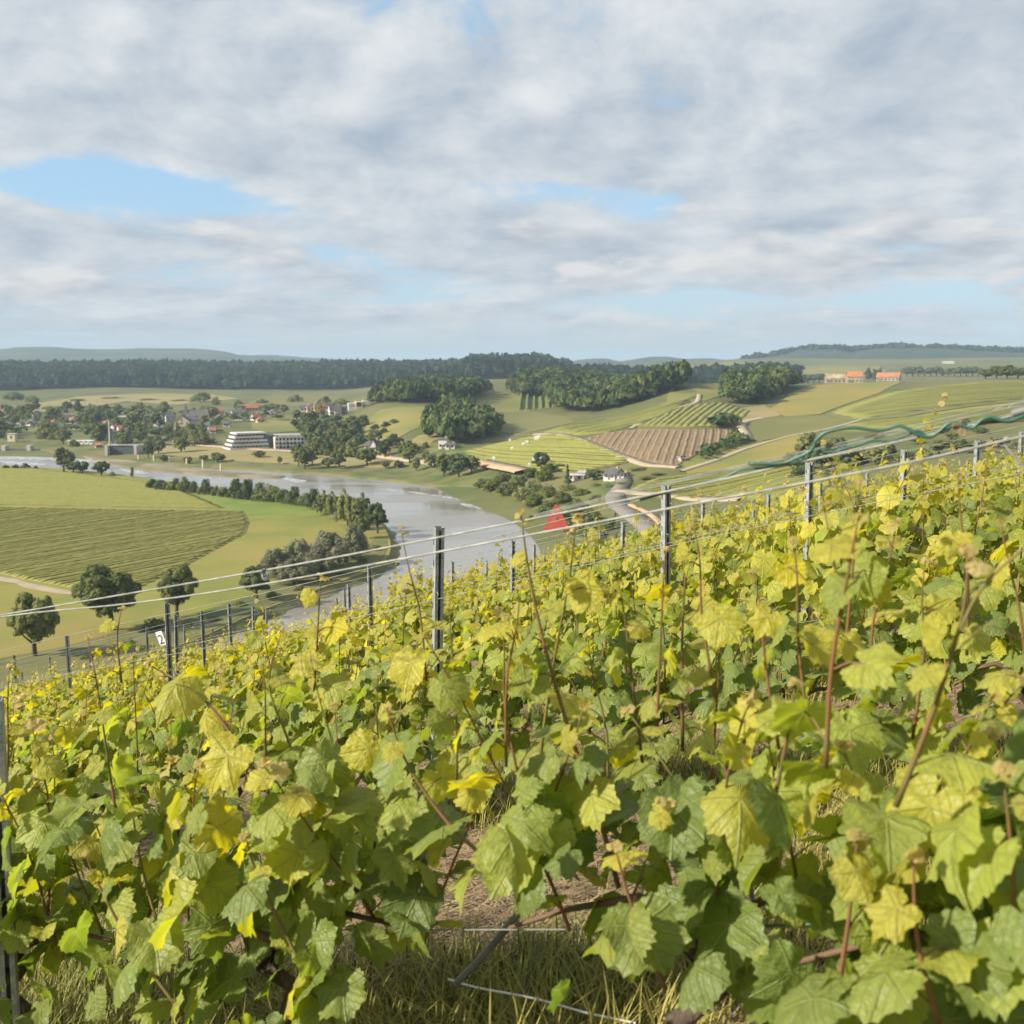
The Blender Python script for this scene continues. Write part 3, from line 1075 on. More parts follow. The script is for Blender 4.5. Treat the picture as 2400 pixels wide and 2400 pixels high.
def tree_px(px, py, hpx, wpx, kind, leaf, name, label, group=None, hero=False, z=None):
    p = onwater(px, py, z) if z is not None else hit(px, py)
    k = p.y / FPX
    return tree(p, hpx * k, wpx * k, kind, leaf, name, label, group, hero)


# three big trees on the meadow and their shrubs
tree_px(82, 1540, 178, 140, 'round', 'tree_leaf', 'meadow_tree', 'broad tree with forked trunk standing alone on the meadow beside the grassy bank', hero=True, z=1.6)
tree_px(262, 1478, 176, 175, 'round', 'tree_leaf', 'meadow_tree', 'largest dense tree on the meadow with a leaning side crown', hero=True, z=1.6)
tree_px(415, 1448, 140, 108, 'round', 'tree_leaf', 'meadow_tree', 'oval tree with straight bare trunk above the dark bank shrub', hero=True, z=1.6)
tree_px(365, 1478, 46, 70, 'bush', 'tree_leaf', 'bank_shrub', 'low dark shrub on the bank under the oval tree', z=1.6)
tree_px(602, 1408, 92, 84, 'round', 'tree_leaf_dark', 'bank_tree', 'dark rounded tree at the water edge below the grey willows', hero=True, z=1.6)
for px, py, h, w in ((648, 1352, 92, 110), (700, 1342, 108, 125), (765, 1332, 120, 130), (825, 1312, 112, 110), (690, 1368, 84, 110), (745, 1350, 90, 110)):
    tree_px(px, py, h, w, 'willow', 'tree_leaf_grey', 'willow', 'grey-green willow in the clump on the meadow tip', 'willow clump on the meadow tip', hero=True, z=1.6)
for px, py, h, w in ((560, 1420, 22, 40), (640, 1400, 26, 44), (700, 1385, 24, 40), (760, 1362, 26, 44), (800, 1345, 24, 36), (850, 1318, 20, 40), (500, 1455, 20, 40), (880, 1290, 22, 36), (300, 1510, 22, 40), (200, 1545, 20, 40), (440, 1468, 24, 36)):
    tree_px(px, py, h, w, 'bush', 'tree_leaf', 'bank_shrub', 'low shrub in the rank grass along the meadow bank', 'shrubs along the meadow bank', z=1.6)
# riverside line
tree_px(172, 1108, 28, 40, 'round', 'tree_leaf', 'river_tree', 'small tree leaning on the big round tree by the weir', z=1.6)
tree_px(150, 1106, 62, 58, 'round', 'tree_leaf', 'river_tree', 'tallest round tree on the meadow edge by the weir', z=1.6)
tree_px(193, 1110, 34, 36, 'round', 'tree_leaf_dark', 'river_tree', 'small dark round tree on the meadow edge', z=1.6)
tree_px(238, 1114, 38, 46, 'round', 'tree_leaf_dark', 'river_tree', 'wide dark round tree on the meadow edge', z=1.6)
tree_px(263, 1115, 15, 18, 'bush', 'tree_leaf', 'river_bush', 'tiny bush beside the wide dark round tree', z=1.6)
tree_px(310, 1119, 26, 12, 'tall', 'tree_leaf', 'river_tree', 'thin sapling standing in front of the water', z=1.6)
for px, h, w in ((14, 12, 20), (36, 14, 22), (60, 16, 26), (84, 8, 14)):
    tree_px(px, 1097, h, w, 'bush', 'tree_leaf_dark', 'river_bush', 'low bush on the meadow edge facing the weir', 'low bushes facing the weir', z=1.6)
for px, py, h, w in ((355, 1142, 34, 34), (380, 1145, 36, 40), (408, 1147, 42, 38), (432, 1150, 52, 38), (455, 1152, 34, 30), (482, 1155, 44, 42), (505, 1158, 32, 26), (524, 1161, 34, 34)):
    tree_px(px, py + 3, h * 1.05, w * 1.15, 'bush', RNG.choice(['tree_leaf', 'tree_leaf_dark']), 'hedge_tree', 'dense small tree in the riverside hedge before the gap', 'riverside hedge before the gap', z=1.6)
for px, py, h, w in ((555, 1164, 56, 48), (580, 1167, 58, 52), (610, 1170, 52, 50), (640, 1172, 56, 54), (668, 1176, 50, 48), (690, 1180, 54, 44), (715, 1183, 46, 40), (735, 1190, 60, 46)):
    tree_px(px, py + 3, h * 1.05, w * 1.15, 'bush', RNG.choice(['tree_leaf', 'tree_leaf_dark']), 'hedge_tree', 'dense tree in the taller riverside hedge after the gap', 'riverside hedge after the gap', z=1.6)
for px, py, h, w in ((760, 1205, 74, 56), (785, 1215, 84, 60), (815, 1232, 112, 72), (845, 1240, 112, 70)):
    tree_px(px, py, h, w, 'willow', 'tree_leaf', 'poplar', 'tall pale-green tree at the tip of the riverside hedge', 'tall trees at the hedge tip', hero=False, z=1.6)
tree_px(885, 1250, 78, 62, 'round', 'tree_leaf_dark', 'tip_tree', 'dark round tree closest to the river at the meadow tip', hero=True, z=1.6)
tree_px(850, 1262, 62, 50, 'round', 'tree_leaf', 'tip_tree', 'paler round tree tucked against the dark one at the meadow tip', hero=True, z=1.6)

# the far bank
for px, py, h, w in ((295, 1052, 34, 38), (348, 1075, 46, 36), (372, 1066, 36, 32), (425, 1062, 44, 42), (385, 1085, 22, 26), (440, 1088, 20, 24), (478, 1082, 18, 26), (510, 1084, 26, 40), (608, 1074, 20, 36), (655, 1090, 24, 14),
                     (698, 1080, 44, 36), (715, 1102, 60, 44), (732, 1092, 46, 40), (700, 1095, 50, 36), (770, 1098, 30, 36), (795, 1100, 52, 48), (860, 1092, 48, 56), (905, 1100, 24, 24), (935, 1098, 22, 30), (976, 1106, 36, 24),
                     (1040, 1118, 62, 50), (1075, 1120, 66, 56), (1105, 1112, 50, 46), (1010, 1098, 40, 40), (960, 1086, 40, 42)):
    tree_px(px, py, h, w, 'round', RNG.choice(['tree_leaf', 'tree_leaf', 'tree_leaf_dark']), 'riverside_tree', 'round tree on the grassy far bank below the village', 'trees on the far bank')
for px, py, h, w in ((1135, 1142, 34, 50), (1160, 1150, 50, 52), (1190, 1160, 52, 54), (1225, 1172, 52, 50), (1255, 1185, 50, 52), (1285, 1205, 54, 54), (1315, 1225, 54, 56), (1345, 1250, 58, 60), (1180, 1130, 40, 44),
                     (1215, 1140, 46, 48), (1250, 1152, 44, 46), (1285, 1165, 44, 52), (1320, 1180, 50, 52), (1355, 1200, 52, 56), (1385, 1225, 54, 56), (1405, 1260, 58, 60), (1245, 1120, 40, 44), (1275, 1128, 50, 48), (1290, 1110, 44, 40),
                     (1330, 1150, 28, 46), (1365, 1160, 26, 50), (1395, 1175, 28, 40), (1430, 1240, 44, 50), (1380, 1258, 50, 60), (1450, 1270, 44, 50)):
    tree_px(px, py, h * 0.9, w * 1.25, 'bush', RNG.choice(['tree_leaf', 'tree_leaf', 'tree_leaf_light']), 'bank_thicket', 'leafy tree in the thicket on the steep bank under the vine block', 'bank thicket under the vine block')
tree_px(1330, 1135, 46, 20, 'conifer', 'tree_leaf_dark', 'fir_tree', 'dark pointed fir beside the small white house')
tree_px(1392, 1128, 34, 48, 'round', 'tree_leaf_dark', 'garden_tree', 'dark spreading tree between the white house and the black-roofed house')
tree_px(1268, 1104, 52, 46, 'round', 'tree_leaf_dark', 'garden_tree', 'dark tree at the foot of the vine block')
for px, py, h, w in ((1400, 1140, 12, 40), (1430, 1142, 12, 40), (1455, 1135, 10, 30), (1500, 1100, 8, 60), (1520, 1122, 10, 60), (1470, 1135, 10, 50), (1545, 1112, 8, 50)):
    tree_px(px, py, h, w, 'bush', 'tree_leaf', 'clipped_hedge', 'low dark hedge round the gardens by the black-roofed house', 'garden hedges by the black-roofed house')

# village trees
rv = random.Random(5)
for i in range(165):
    px = rv.uniform(-20, 700)
    py = rv.uniform(958, 1048)
    if 520 < px < 720 and py > 985:
        continue
    if 395 < px < 470 and 965 < py < 1012:
        continue
    if py > 1035 and px < 130:
        continue
    h = rv.uniform(20, 38) * (0.75 + (py - 955) / 220)
    k = rv.choice(['round', 'willow', 'bush', 'tall', 'bush'])
    tree_px(px, py, h, h * rv.uniform(0.9, 1.4), k, rv.choice(['tree_leaf', 'tree_leaf', 'tree_leaf_dark']), 'village_tree', 'leafy tree among the village houses', 'trees among the village houses')
for i in range(62):
    px = rv.uniform(690, 1010)
    t_ = (px - 690) / 320
    py = rv.uniform(985 + 20 * t_, 1075)
    if 860 < px < 1000 and py < 1040:
        continue
    h = rv.uniform(20, 40)
    tree_px(px, py, h, h * rv.uniform(0.9, 1.3), rv.choice(['round', 'round', 'bush', 'tall']), rv.choice(['tree_leaf', 'tree_leaf', 'tree_leaf_light', 'tree_leaf_dark']), 'slope_tree', 'tree on the slope under the pastel terrace', 'trees on the village slope')
for px, py in ((880, 1006), (900, 1015), (845, 1025), (860, 1030), (905, 1000), (925, 992)):
    tree_px(px, py, 16, 30, 'bush', 'tree_leaf_dark', 'field_hedge', 'dark hedge tree lining the village meadow', 'hedges on the village meadow')
# fields before the forest
for px, py, h, w in ((690, 942, 26, 44), (615, 945, 16, 34), (760, 945, 24, 40), (470, 942, 34, 60), (30, 938, 30, 60), (75, 942, 24, 40), (560, 955, 26, 30), (505, 950, 30, 26), (640, 960, 22, 50), (800, 948, 22, 50), (180, 940, 8, 50), (260, 934, 6, 60), (350, 938, 6, 60), (420, 940, 6, 50)):
    tree_px(px, py, h, w, 'bush', 'tree_leaf', 'field_tree', 'bushy tree on the pale fields before the forest', 'trees on the pale fields')

# trees of the right-hand hill
for px, py, h, w in ((1895, 1090, 84, 70), (1925, 1100, 60, 60), (1860, 1110, 60, 60), (1960, 1080, 60, 60), (1985, 1095, 52, 60), (2020, 1085, 54, 62), (2050, 1090, 50, 60), (2085, 1075, 50, 56), (2120, 1082, 44, 60), (1880, 1120, 50, 70), (2160, 1075, 40, 60),
                     (2200, 1065, 36, 60), (2240, 1060, 36, 60), (2290, 1058, 30, 60), (2340, 1050, 30, 60), (2390, 1046, 34, 60), (2150, 1040, 18, 40), (2230, 1030, 20, 40), (2300, 1015, 24, 46), (2260, 1000, 20, 36), (2350, 990, 22, 40), (2390, 985, 20, 40), (2210, 1015, 16, 36)):
    tree_px(px, py, h, w, RNG.choice(['round', 'bush']), RNG.choice(['tree_leaf', 'tree_leaf_dark']), 'gully_tree', 'tree in the gully below the right-hand hill', 'trees in the gully below the right-hand hill')
for px in range(1868, 1985, 13):
    tree_px(px, 898 - (px - 1868) * 0.02, RNG.uniform(18, 26), 26, 'round', 'tree_leaf_dark', 'farm_tree', 'dark tree in the row left of the ruined farm', 'tree row by the ruined farm')
for px, py, h, w in ((2035, 890, 26, 20), (2050, 890, 24, 18), (2062, 889, 26, 18)):
    tree_px(px, py, h, w, 'tall', 'tree_leaf_dark', 'farm_tree', 'dark tree standing between the two farm buildings', 'trees between the farm buildings')
for px in range(2125, 2300, 14):
    tree_px(px, 882, RNG.uniform(18, 26), 28, 'round', 'tree_leaf', 'ridge_tree', 'tree in the hedge along the hill crest', 'hedge along the hill crest')
for px, h in ((2310, 26), (2335, 34), (2360, 36), (2385, 30)):
    tree_px(px, 888, h, 44, 'round', 'tree_leaf_light', 'ridge_tree', 'full green tree in the clump at the end of the crest', 'clump at the end of the crest')


# woods: far masses of trees
def wood(name, poly, spacing, h, r, label, leaf, zf=terrain, n_q=34, q=0.34, seed=4, hvar=0.32):
    rng = np.random.default_rng(seed)
    Pn = np.array(poly)
    x0, y0 = Pn.min(0)
    x1, y1 = Pn.max(0)
    gx, gy = np.meshgrid(np.arange(x0, x1, spacing), np.arange(y0, y1, spacing * 0.9))
    gx = gx.ravel() + rng.uniform(-0.45, 0.45, gx.size) * spacing
    gy = gy.ravel() + rng.uniform(-0.45, 0.45, gy.size) * spacing
    k = inside(poly, gx, gy)
    gx, gy = gx[k], gy[k]
    gz = zf(gx, gy)
    tm = []
    for s in range(6):
        d = rng.normal(size=(n_q, 3))
        d /= np.linalg.norm(d, axis=1, keepdims=True)
        d[:, 2] = np.abs(d[:, 2]) * 1.1 - 0.35
        lump = 1 + 0.22 * np.sin(d[:, 0] * 5 + s) * np.cos(d[:, 1] * 4 + s * 2)
        Pq = d * lump[:, None] * rng.uniform(0.85, 1.05, (n_q, 1))
        tm.append(quads_at(Pq, d + rng.normal(size=(n_q, 3)) * 0.35, q * 2.2, rng))
    out = np.empty((len(gx), n_q * 4, 3), np.float32)
    for i in range(len(gx)):
        hh = h * rng.uniform(1 - hvar, 1 + hvar) * (0.55 if rng.random() < 0.15 else 1.0)
        rr = r * rng.uniform(0.55, 1.3)
        a = rng.uniform(0, 6.283)
        c, s_ = math.cos(a), math.sin(a)
        T = tm[i % 6]
        out[i, :, 0] = gx[i] + rr * (T[:, 0] * c - T[:, 1] * s_)
        out[i, :, 1] = gy[i] + rr * (T[:, 0] * s_ + T[:, 1] * c)
        out[i, :, 2] = gz[i] + hh * 0.58 + hh * 0.46 * T[:, 2]
    V = out.reshape(-1, 3)
    F = np.arange(len(V)).reshape(-1, 4)
    return add(name, mesh_np(name, V, F, leaf), label=label, cat='wood', kind='stuff')


def land_quad(px0, px1, Y0, Y1, n=8):
    a = [((px - 1200) / FPX * Y0, Y0) for px in np.linspace(px0, px1, n)]
    b_ = [((px - 1200) / FPX * Y1, Y1) for px in np.linspace(px1, px0, n)]
    return a + b_


wood('forest', land_quad(-260, 1330, 1760, 2380), 13.5, 19, 8.5, 'long dark forest ridge behind the village', 'forest_leaf', n_q=30, q=0.42, seed=8)
wood('forest_knoll', land_quad(1090, 1290, 1700, 2250), 14, 26, 9.0, 'wooded knoll at the end of the long forest', 'forest_leaf', n_q=30, q=0.42, seed=9)
wood('forest', land_quad(1290, 1860, 1450, 1900), 15, 17, 9.0, 'far woods in the dip behind the ridge meadow', 'forest_leaf', n_q=26, q=0.44, seed=10)
wood('wood', P_land([(1195, 926), (1290, 934), (1300, 962), (1390, 968), (1440, 960), (1520, 936), (1610, 910), (1560, 903), (1400, 905), (1200, 912)]), 7.0, 15, 5.2, 'dark broadleaf wood above the striped field', 'wood_leaf', n_q=80, q=0.24, seed=12)
wood('wood', P_land([(868, 946), (940, 950), (1060, 948), (1140, 926), (1120, 914), (1000, 914), (900, 928)]), 7.0, 13, 5.2, 'mixed wood on the spur above the pastel terrace', 'wood_leaf', n_q=80, q=0.24, seed=13)
wood('wood', P_land([(1005, 1005), (1050, 972), (1100, 975), (1150, 1000), (1170, 1022), (1110, 1040), (1050, 1045), (1000, 1030)]), 6.0, 13, 4.6, 'dark copse filling the hollow beside the vine block', 'wood_leaf', n_q=90, q=0.22, seed=14)
wood('wood', P_land([(1700, 918), (1705, 944), (1780, 948), (1830, 928), (1875, 905), (1790, 902)]), 6.5, 13, 5.0, 'dark copse in the fold below the ruined farm', 'wood_leaf', n_q=80, q=0.24, seed=15)
wood('wood', P_land([(1660, 1000), (1700, 990), (1735, 992), (1728, 1003), (1690, 1006)]), 5.0, 5, 3.4, 'scrub strip along the top of the brown field', 'wood_leaf', n_q=40, q=0.3, seed=16)
wood('wood', P_land([(1605, 1094), (1660, 1062), (1740, 1022), (1755, 1030), (1700, 1056), (1640, 1082)]), 5.0, 4, 3.0, 'dark scrub strip beside the brown field', 'wood_leaf', n_q=40, q=0.3, seed=17)

wood('garden_trees', P_land([(-60, 975), (60, 962), (200, 958), (420, 962), (540, 968), (620, 960), (690, 985), (600, 990), (540, 1012), (470, 1030), (300, 1030), (120, 1022), (-60, 1030)]), 25.0, 5.5, 4.2, 'low garden trees and shrubs filling the village', 'wood_leaf', n_q=44, q=0.26, seed=31)
wood('slope_scrub', P_land([(700, 1000), (760, 985), (830, 990), (850, 1030), (960, 1060), (1000, 1075), (860, 1068), (740, 1052)]), 14.0, 6, 4.4, 'scrub filling the slope under the pastel terrace', 'wood_leaf', n_q=44, q=0.26, seed=32)

# far hills
noisy('far_hill', (0.026, 0.046, 0.026), (0.062, 0.080, 0.036), 0.0022, detail=6, stretch=(1, 3, 1), lo=0.45, hi=0.6)


def ridge(name, crest, Y, depth, label, zfoot=15.0):
    """a hill range whose crest shows as that line"""
    C = spline([(px, py, 0) for px, py in crest], len(crest) * 8)
    rng = np.random.default_rng(int(Y))
    prof = [(-1.0, 0.0), (-0.72, 0.30), (-0.45, 0.66), (-0.2, 0.92), (0, 1.0), (0.35, 0.8), (1.0, 0.0)]
    V = []
    for p in C:
        q = at(p.x, p.y + rng.uniform(-0.5, 0.5), Y)
        for s, f in prof:
            yy = Y + s * depth
            V.append((q.x * (yy / Y), yy, zfoot + (q.z - zfoot) * f))
    n, m_ = len(C), len(prof)
    idx = np.arange(n * m_).reshape(n, m_)
    F = np.stack([idx[:-1, :-1], idx[1:, :-1], idx[1:, 1:], idx[:-1, 1:]], -1).reshape(-1, 4)
    return add(name, mesh_np(name, np.array(V), F, 'far_hill', smooth=True), label=label, kind='structure')


ridge('far_hills', [(-400, 824), (-100, 818), (0, 818), (40, 814), (120, 813), (200, 818), (280, 818), (340, 816), (450, 817), (520, 823), (570, 832), (640, 832), (720, 838), (800, 842), (900, 846), (960, 845), (1010, 843), (1060, 850), (1110, 862)], 5600, 1300, 'pale blue hill range behind the forest')
ridge('far_hills', [(1120, 862), (1180, 853), (1260, 848), (1300, 850), (1340, 846), (1380, 841), (1420, 840), (1450, 846), (1480, 843), (1520, 837), (1560, 836), (1610, 841), (1660, 840), (1750, 848), (1850, 860)], 4600, 900, 'blue wooded hills in the middle distance')
ridge('far_hills', [(1560, 862), (1640, 850), (1700, 844), (1780, 836), (1840, 826), (1865, 818), (1900, 815), (1960, 816), (2000, 821), (2030, 815), (2080, 812), (2200, 813), (2300, 818), (2400, 824), (2550, 826), (2800, 836)], 3500, 620, 'long wooded hill behind the farm')
wood('forest', land_quad(1740, 2700, 3380, 3520), 20, 18, 14, 'woods along the top of the long hill behind the farm', 'forest_leaf', zf=lambda x, y: np.interp(x / y, [(1740 - 1200) / FPX, (1860 - 1200) / FPX, (1900 - 1200) / FPX, (1985 - 1200) / FPX, (2010 - 1200) / FPX, (2080 - 1200) / FPX, (2300 - 1200) / FPX, (2700 - 1200) / FPX], [56, 82, 90, 86, 84, 94, 84, 66]), n_q=14, q=0.6, seed=21)

# ------------------------------------------------------------------ buildings
noisy('wall_white', (0.58, 0.55, 0.50), (0.48, 0.455, 0.41), 0.3)
noisy('wall_cream', (0.62, 0.50, 0.34), (0.55, 0.44, 0.30), 0.3)
noisy('wall_pink', (0.58, 0.40, 0.34), (0.50, 0.35, 0.30), 0.3)
noisy('wall_yellow', (0.62, 0.46, 0.20), (0.56, 0.42, 0.18), 0.3)
noisy('wall_stone', (0.26, 0.22, 0.17), (0.36, 0.31, 0.24), 0.4)
noisy('roof_slate', (0.075, 0.075, 0.080), (0.115, 0.112, 0.112), 0.5)
noisy('roof_red', (0.26, 0.090, 0.060), (0.34, 0.130, 0.085), 0.4)
noisy('roof_orange', (0.46, 0.19, 0.075), (0.36, 0.145, 0.060), 0.30, c3=(0.28, 0.15, 0.09), scale3=0.12)
noisy('roof_brown', (0.145, 0.105, 0.080), (0.195, 0.145, 0.110), 0.4)
noisy('roof_lichen', (0.30, 0.26, 0.15), (0.42, 0.37, 0.22), 0.35, c3=(0.26, 0.14, 0.08), scale3=0.15)
m, t, b = mat('window_glass', 0.15, 0.0, 0.5)
b.inputs['Base Color'].default_value = (0.045, 0.052, 0.058, 1)
noisy('concrete', (0.36, 0.34, 0.31), (0.46, 0.43, 0.39), 0.4)
noisy('dark_steel', (0.060, 0.070, 0.078), (0.085, 0.095, 0.100), 0.4, 0.6)
noisy('white_paint', (0.78, 0.77, 0.74), (0.72, 0.71, 0.68), 0.8, 0.6)


def house_at(p, w, d, hw, hr, rot, wall, roof, name, label, group=None, ridge_x=True, nwin=None, floors=None, cat='house', chim=True, hip=False):
    """gabled house: w across, d deep, walls hw high, roof hr high"""
    r = add(name, None, loc=(p[0], p[1], p[2]), label=label, cat=cat, group=group)
    r.rotation_euler = (0, 0, rot)
    mb = MB()
    x, y = w / 2, d / 2
    z0 = -3.0
    if ridge_x:
        v = [(-x, -y, z0), (x, -y, z0), (x, y, z0), (-x, y, z0), (-x, -y, hw), (x, -y, hw), (x, y, hw), (-x, y, hw), (-x, 0, hw + hr), (x, 0, hw + hr)]
        f = [(0, 1, 5, 4), (1, 2, 6, 9, 5), (2, 3, 7, 6), (3, 0, 4, 8, 7)]
    else:
        v = [(-x, -y, z0), (x, -y, z0), (x, y, z0), (-x, y, z0), (-x, -y, hw), (x, -y, hw), (x, y, hw), (-x, y, hw), (0, -y, hw + hr), (0, y, hw + hr)]
        f = [(0, 1, 5, 8, 4), (1, 2, 6, 5), (2, 3, 7, 9, 6), (3, 0, 4, 7)]
    mb.addvf(v, f)
    mb.build('wall', wall, r)
    # roof: two slabs
    o = 0.35
    th = 0.22
    rb = MB()
    if ridge_x:
        s = hr / y
        hx = x * 0.45 if hip else x + o
        for sg in (-1, 1):
            e = [(-x - o, sg * (y + o), hw - s * o), (x + o, sg * (y + o), hw - s * o), (hx, 0, hw + hr), (-hx, 0, hw + hr)]
            rb.addvf([(a, b_, c + 0.05) for a, b_, c in e] + [(a, b_, c + 0.05 + th) for a, b_, c in e], [(3, 2, 1, 0), (4, 5, 6, 7), (0, 1, 5, 4), (1, 2, 6, 5), (2, 3, 7, 6), (3, 0, 4, 7)])
        if hip:
            for sg in (-1, 1):
                e = [(sg * (x + o), -y - o, hw - s * o + 0.02), (sg * (x + o), y + o, hw - s * o + 0.02), (sg * hx, 0, hw + hr + 0.02)]
                rb.addvf([(a, b_, c + th) for a, b_, c in e], [(0, 1, 2)])
    else:
        s = hr / x
        for sg in (-1, 1):
            e = [(sg * (x + o), -y - o, hw - s * o), (sg * (x + o), y + o, hw - s * o), (0, y + o, hw + hr), (0, -y - o, hw + hr)]
            rb.addvf([(a, b_, c + 0.05) for a, b_, c in e] + [(a, b_, c + 0.05 + th) for a, b_, c in e], [(3, 2, 1, 0), (4, 5, 6, 7), (0, 1, 5, 4), (1, 2, 6, 5), (2, 3, 7, 6), (3, 0, 4, 7)])
    ro = rb.build('roof', roof, r)
    if chim:
        MB().box(w * 0.18, w * 0.18 + 0.9, -0.4, 0.4, hw + hr * 0.4, hw + hr + 1.0).build('chimney', 'wall_stone', ro)
    fl = floors if floors is not None else max(1, int(hw / 2.9))
    nw = nwin if nwin is not None else max(2, int(w / 2.8))
    me = MB().box(-0.55, 0.55, -0.06, 0.06, 0, 1.35).mesh('window', 'window_glass')
    for k in range(fl):
        for i in range(nw):
            wx = -x + w * (i + 0.5) / nw
            add('window', me, r, loc=(wx, -y - 0.02, 0.9 + k * (hw / fl)))
    if not ridge_x and hr > 3:
        add('window', me, r, loc=(0, -y - 0.02, hw + 0.4))
    MB().box(-0.5, 0.5, -0.07, 0.07, 0.0, 2.05).build('door', 'roof_brown', r, loc=(-x + w * 0.5 / nw + w / nw * 0.5, -y - 0.02, 0))
    ms = MB().box(-0.06, 0.06, -0.5, 0.5, 0, 1.3).mesh('window', 'window_glass')
    for k in range(fl):
        for sg in (-1, 1):
            for q in (-0.25, 0.25):
                add('window', ms, r, loc=(sg * (x + 0.02), q * d, 0.9 + k * (hw / fl)))
    return r


def house(px, py, wpx, hpx, rot, wall, roof, name, label, group=None, roofpx=None, depth=None, **kw):
    p = hit(px, py)
    k = p.y / FPX
    w = wpx * k
    hw = hpx * k
    hr = (roofpx if roofpx is not None else hpx * 0.75) * k
    base = rot - math.atan2(p.x, p.y)
    return house_at(p, w, depth or max(6.0, min(w * 0.8, 11)), hw, hr, base, wall, roof, name, label, group, **kw)


HG = 'small houses half hidden by the village trees'
# village
house(430, 1005, 34, 18, -0.15, 'wall_cream', 'roof_slate', 'village_house', 'peach village house with a broad gable facing the river', ridge_x=False, roofpx=14, depth=14)
house(452, 1000, 28, 15, 0.1, 'wall_cream', 'roof_slate', 'village_house', 'long cream wing with a row of windows beside the peach gable', roofpx=9)
house(400, 988, 22, 10, 0.2, 'wall_white', 'roof_slate', 'village_house', 'pale house below the church spire', roofpx=7)
house(500, 978, 40, 8, 0.15, 'wall_stone', 'roof_red', 'barn', 'red-roofed barn at the back of the village', cat='barn', roofpx=11)
house(585, 962, 52, 6, 0.1, 'wall_stone', 'roof_red', 'barn', 'long low red-roofed shed above the village', cat='barn', roofpx=8)
house(555, 985, 30, 9, -0.2, 'wall_white', 'roof_slate', 'village_house', 'low white bungalow above the long terraced building', roofpx=4)
house(560, 975, 34, 8, 0.2, 'wall_stone', 'roof_slate', 'village_house', 'grey-roofed house behind the low white bungalow', roofpx=7)
house(620, 966, 10, 6, 0, 'wall_white', 'roof_brown', 'village_house', 'tiny white cottage near the field edge', roofpx=3)
house(295, 1012, 36, 6, 0.2, 'wall_white', 'roof_red', 'village_house', 'long bright red roof by the riverside trees', roofpx=9)
house(304, 1006, 13, 10, 0.2, 'wall_white', 'roof_red', 'village_house', 'narrow white dormer house over the red roof', ridge_x=False, roofpx=6)
house(300, 985, 44, 8, 0.1, 'wall_stone', 'concrete', 'village_hall', 'long flat grey hall in the village centre', roofpx=2, cat='hall')
house(375, 990, 12, 16, 0.2, 'wall_white', 'roof_slate', 'village_house', 'tall narrow white house facing the river', ridge_x=False, roofpx=7)
house(382, 1015, 9, 12, 0.2, 'wall_white', 'roof_slate', 'village_house', 'slim white house tucked beneath the tall narrow one', ridge_x=False, roofpx=5)
house(447, 1010, 9, 8, -0.5, 'wall_white', 'roof_slate', 'village_house', 'small white gable in front of the cream wing', ridge_x=False, roofpx=6)
house(388, 1035, 15, 5, 0.1, 'wall_white', 'roof_slate', 'garden_house', 'small white pavilion with a steep roof on the far bank', ridge_x=False, roofpx=6)
house(410, 1036, 8, 6, 0.1, 'wall_white', 'roof_slate', 'garden_house', 'tiny white kiosk beside the pavilion', ridge_x=False, roofpx=3)
house(136, 984, 16, 8, 0.1, 'wall_white', 'roof_brown', 'village_house', 'white house with brown roof among dark trees', roofpx=5)
house(154, 984, 18, 10, 0.1, 'wall_pink', 'roof_brown', 'village_house', 'dull pink block next to the brown-roofed white house', roofpx=3)
house(95, 1010, 18, 8, 0.1, 'wall_white', 'roof_slate', 'village_house', 'white house with open porch by the riverside path', roofpx=4)
for px, py in ((30, 990), (60, 995), (75, 997), (110, 985), (10, 1005), (215, 990), (262, 985), (340, 985), (355, 982), (470, 992), (485, 1005), (330, 1000), (180, 1005), (532, 1000), (600, 985), (5, 975), (45, 1000), (125, 1000), (150, 1008), (205, 1000), (235, 1005), (250, 998), (320, 982), (365, 1005), (415, 998), (475, 980), (500, 992), (515, 984), (540, 975), (20, 998), (85, 986), (285, 995), (345, 1012), (460, 1015), (500, 1015), (610, 990), (640, 975), (170, 992), (270, 1010)):
    house(px, py, RNG.uniform(14, 20), RNG.uniform(6, 9), RNG.uniform(-0.6, 0.6), RNG.choice(['wall_white', 'wall_white', 'wall_cream']), RNG.choice(['roof_slate', 'roof_brown', 'roof_red']), 'village_house', 'small house half hidden among the village trees', HG, roofpx=RNG.uniform(5, 7), ridge_x=RNG.random() < 0.6)
# church
p = hit(437, 992)
k = p.y / FPX
r = add('church', None, loc=p, label='small church with a white tower and thin dark spire', cat='church')
MB().box(-2.2, 2.2, -2.2, 2.2, -2, 20 * k).build('tower', 'wall_white', r)
sp = MB()
s_ = 2.5
sp.addvf([(-s_, -s_, 20 * k), (s_, -s_, 20 * k), (s_, s_, 20 * k), (-s_, s_, 20 * k), (0, 0, 46 * k)], [(0, 1, 4), (1, 2, 4), (2, 3, 4), (3, 0, 4), (3, 2, 1, 0)])
sp.build('spire', 'roof_slate', r)
nv = MB()
nv.addvf([(2.2, -4, -2), (18, -4, -2), (18, 4, -2), (2.2, 4, -2), (2.2, -4, 6), (18, -4, 6), (18, 4, 6), (2.2, 4, 6), (2.2, 0, 10.5), (18, 0, 10.5)], [(0, 1, 5, 4), (1, 2, 6, 9, 5), (2, 3, 7, 6), (3, 0, 4, 8, 7)])
nv.build('nave', 'wall_cream', r)
rf = MB()
rf.addvf([(2.2, -4.5, 5.6), (18.3, -4.5, 5.6), (18.3, 0, 10.8), (2.2, 0, 10.8), (2.2, 4.5, 5.6), (18.3, 4.5, 5.6)], [(0, 1, 2, 3), (3, 2, 5, 4)])
rf.build('roof', 'roof_slate', r)
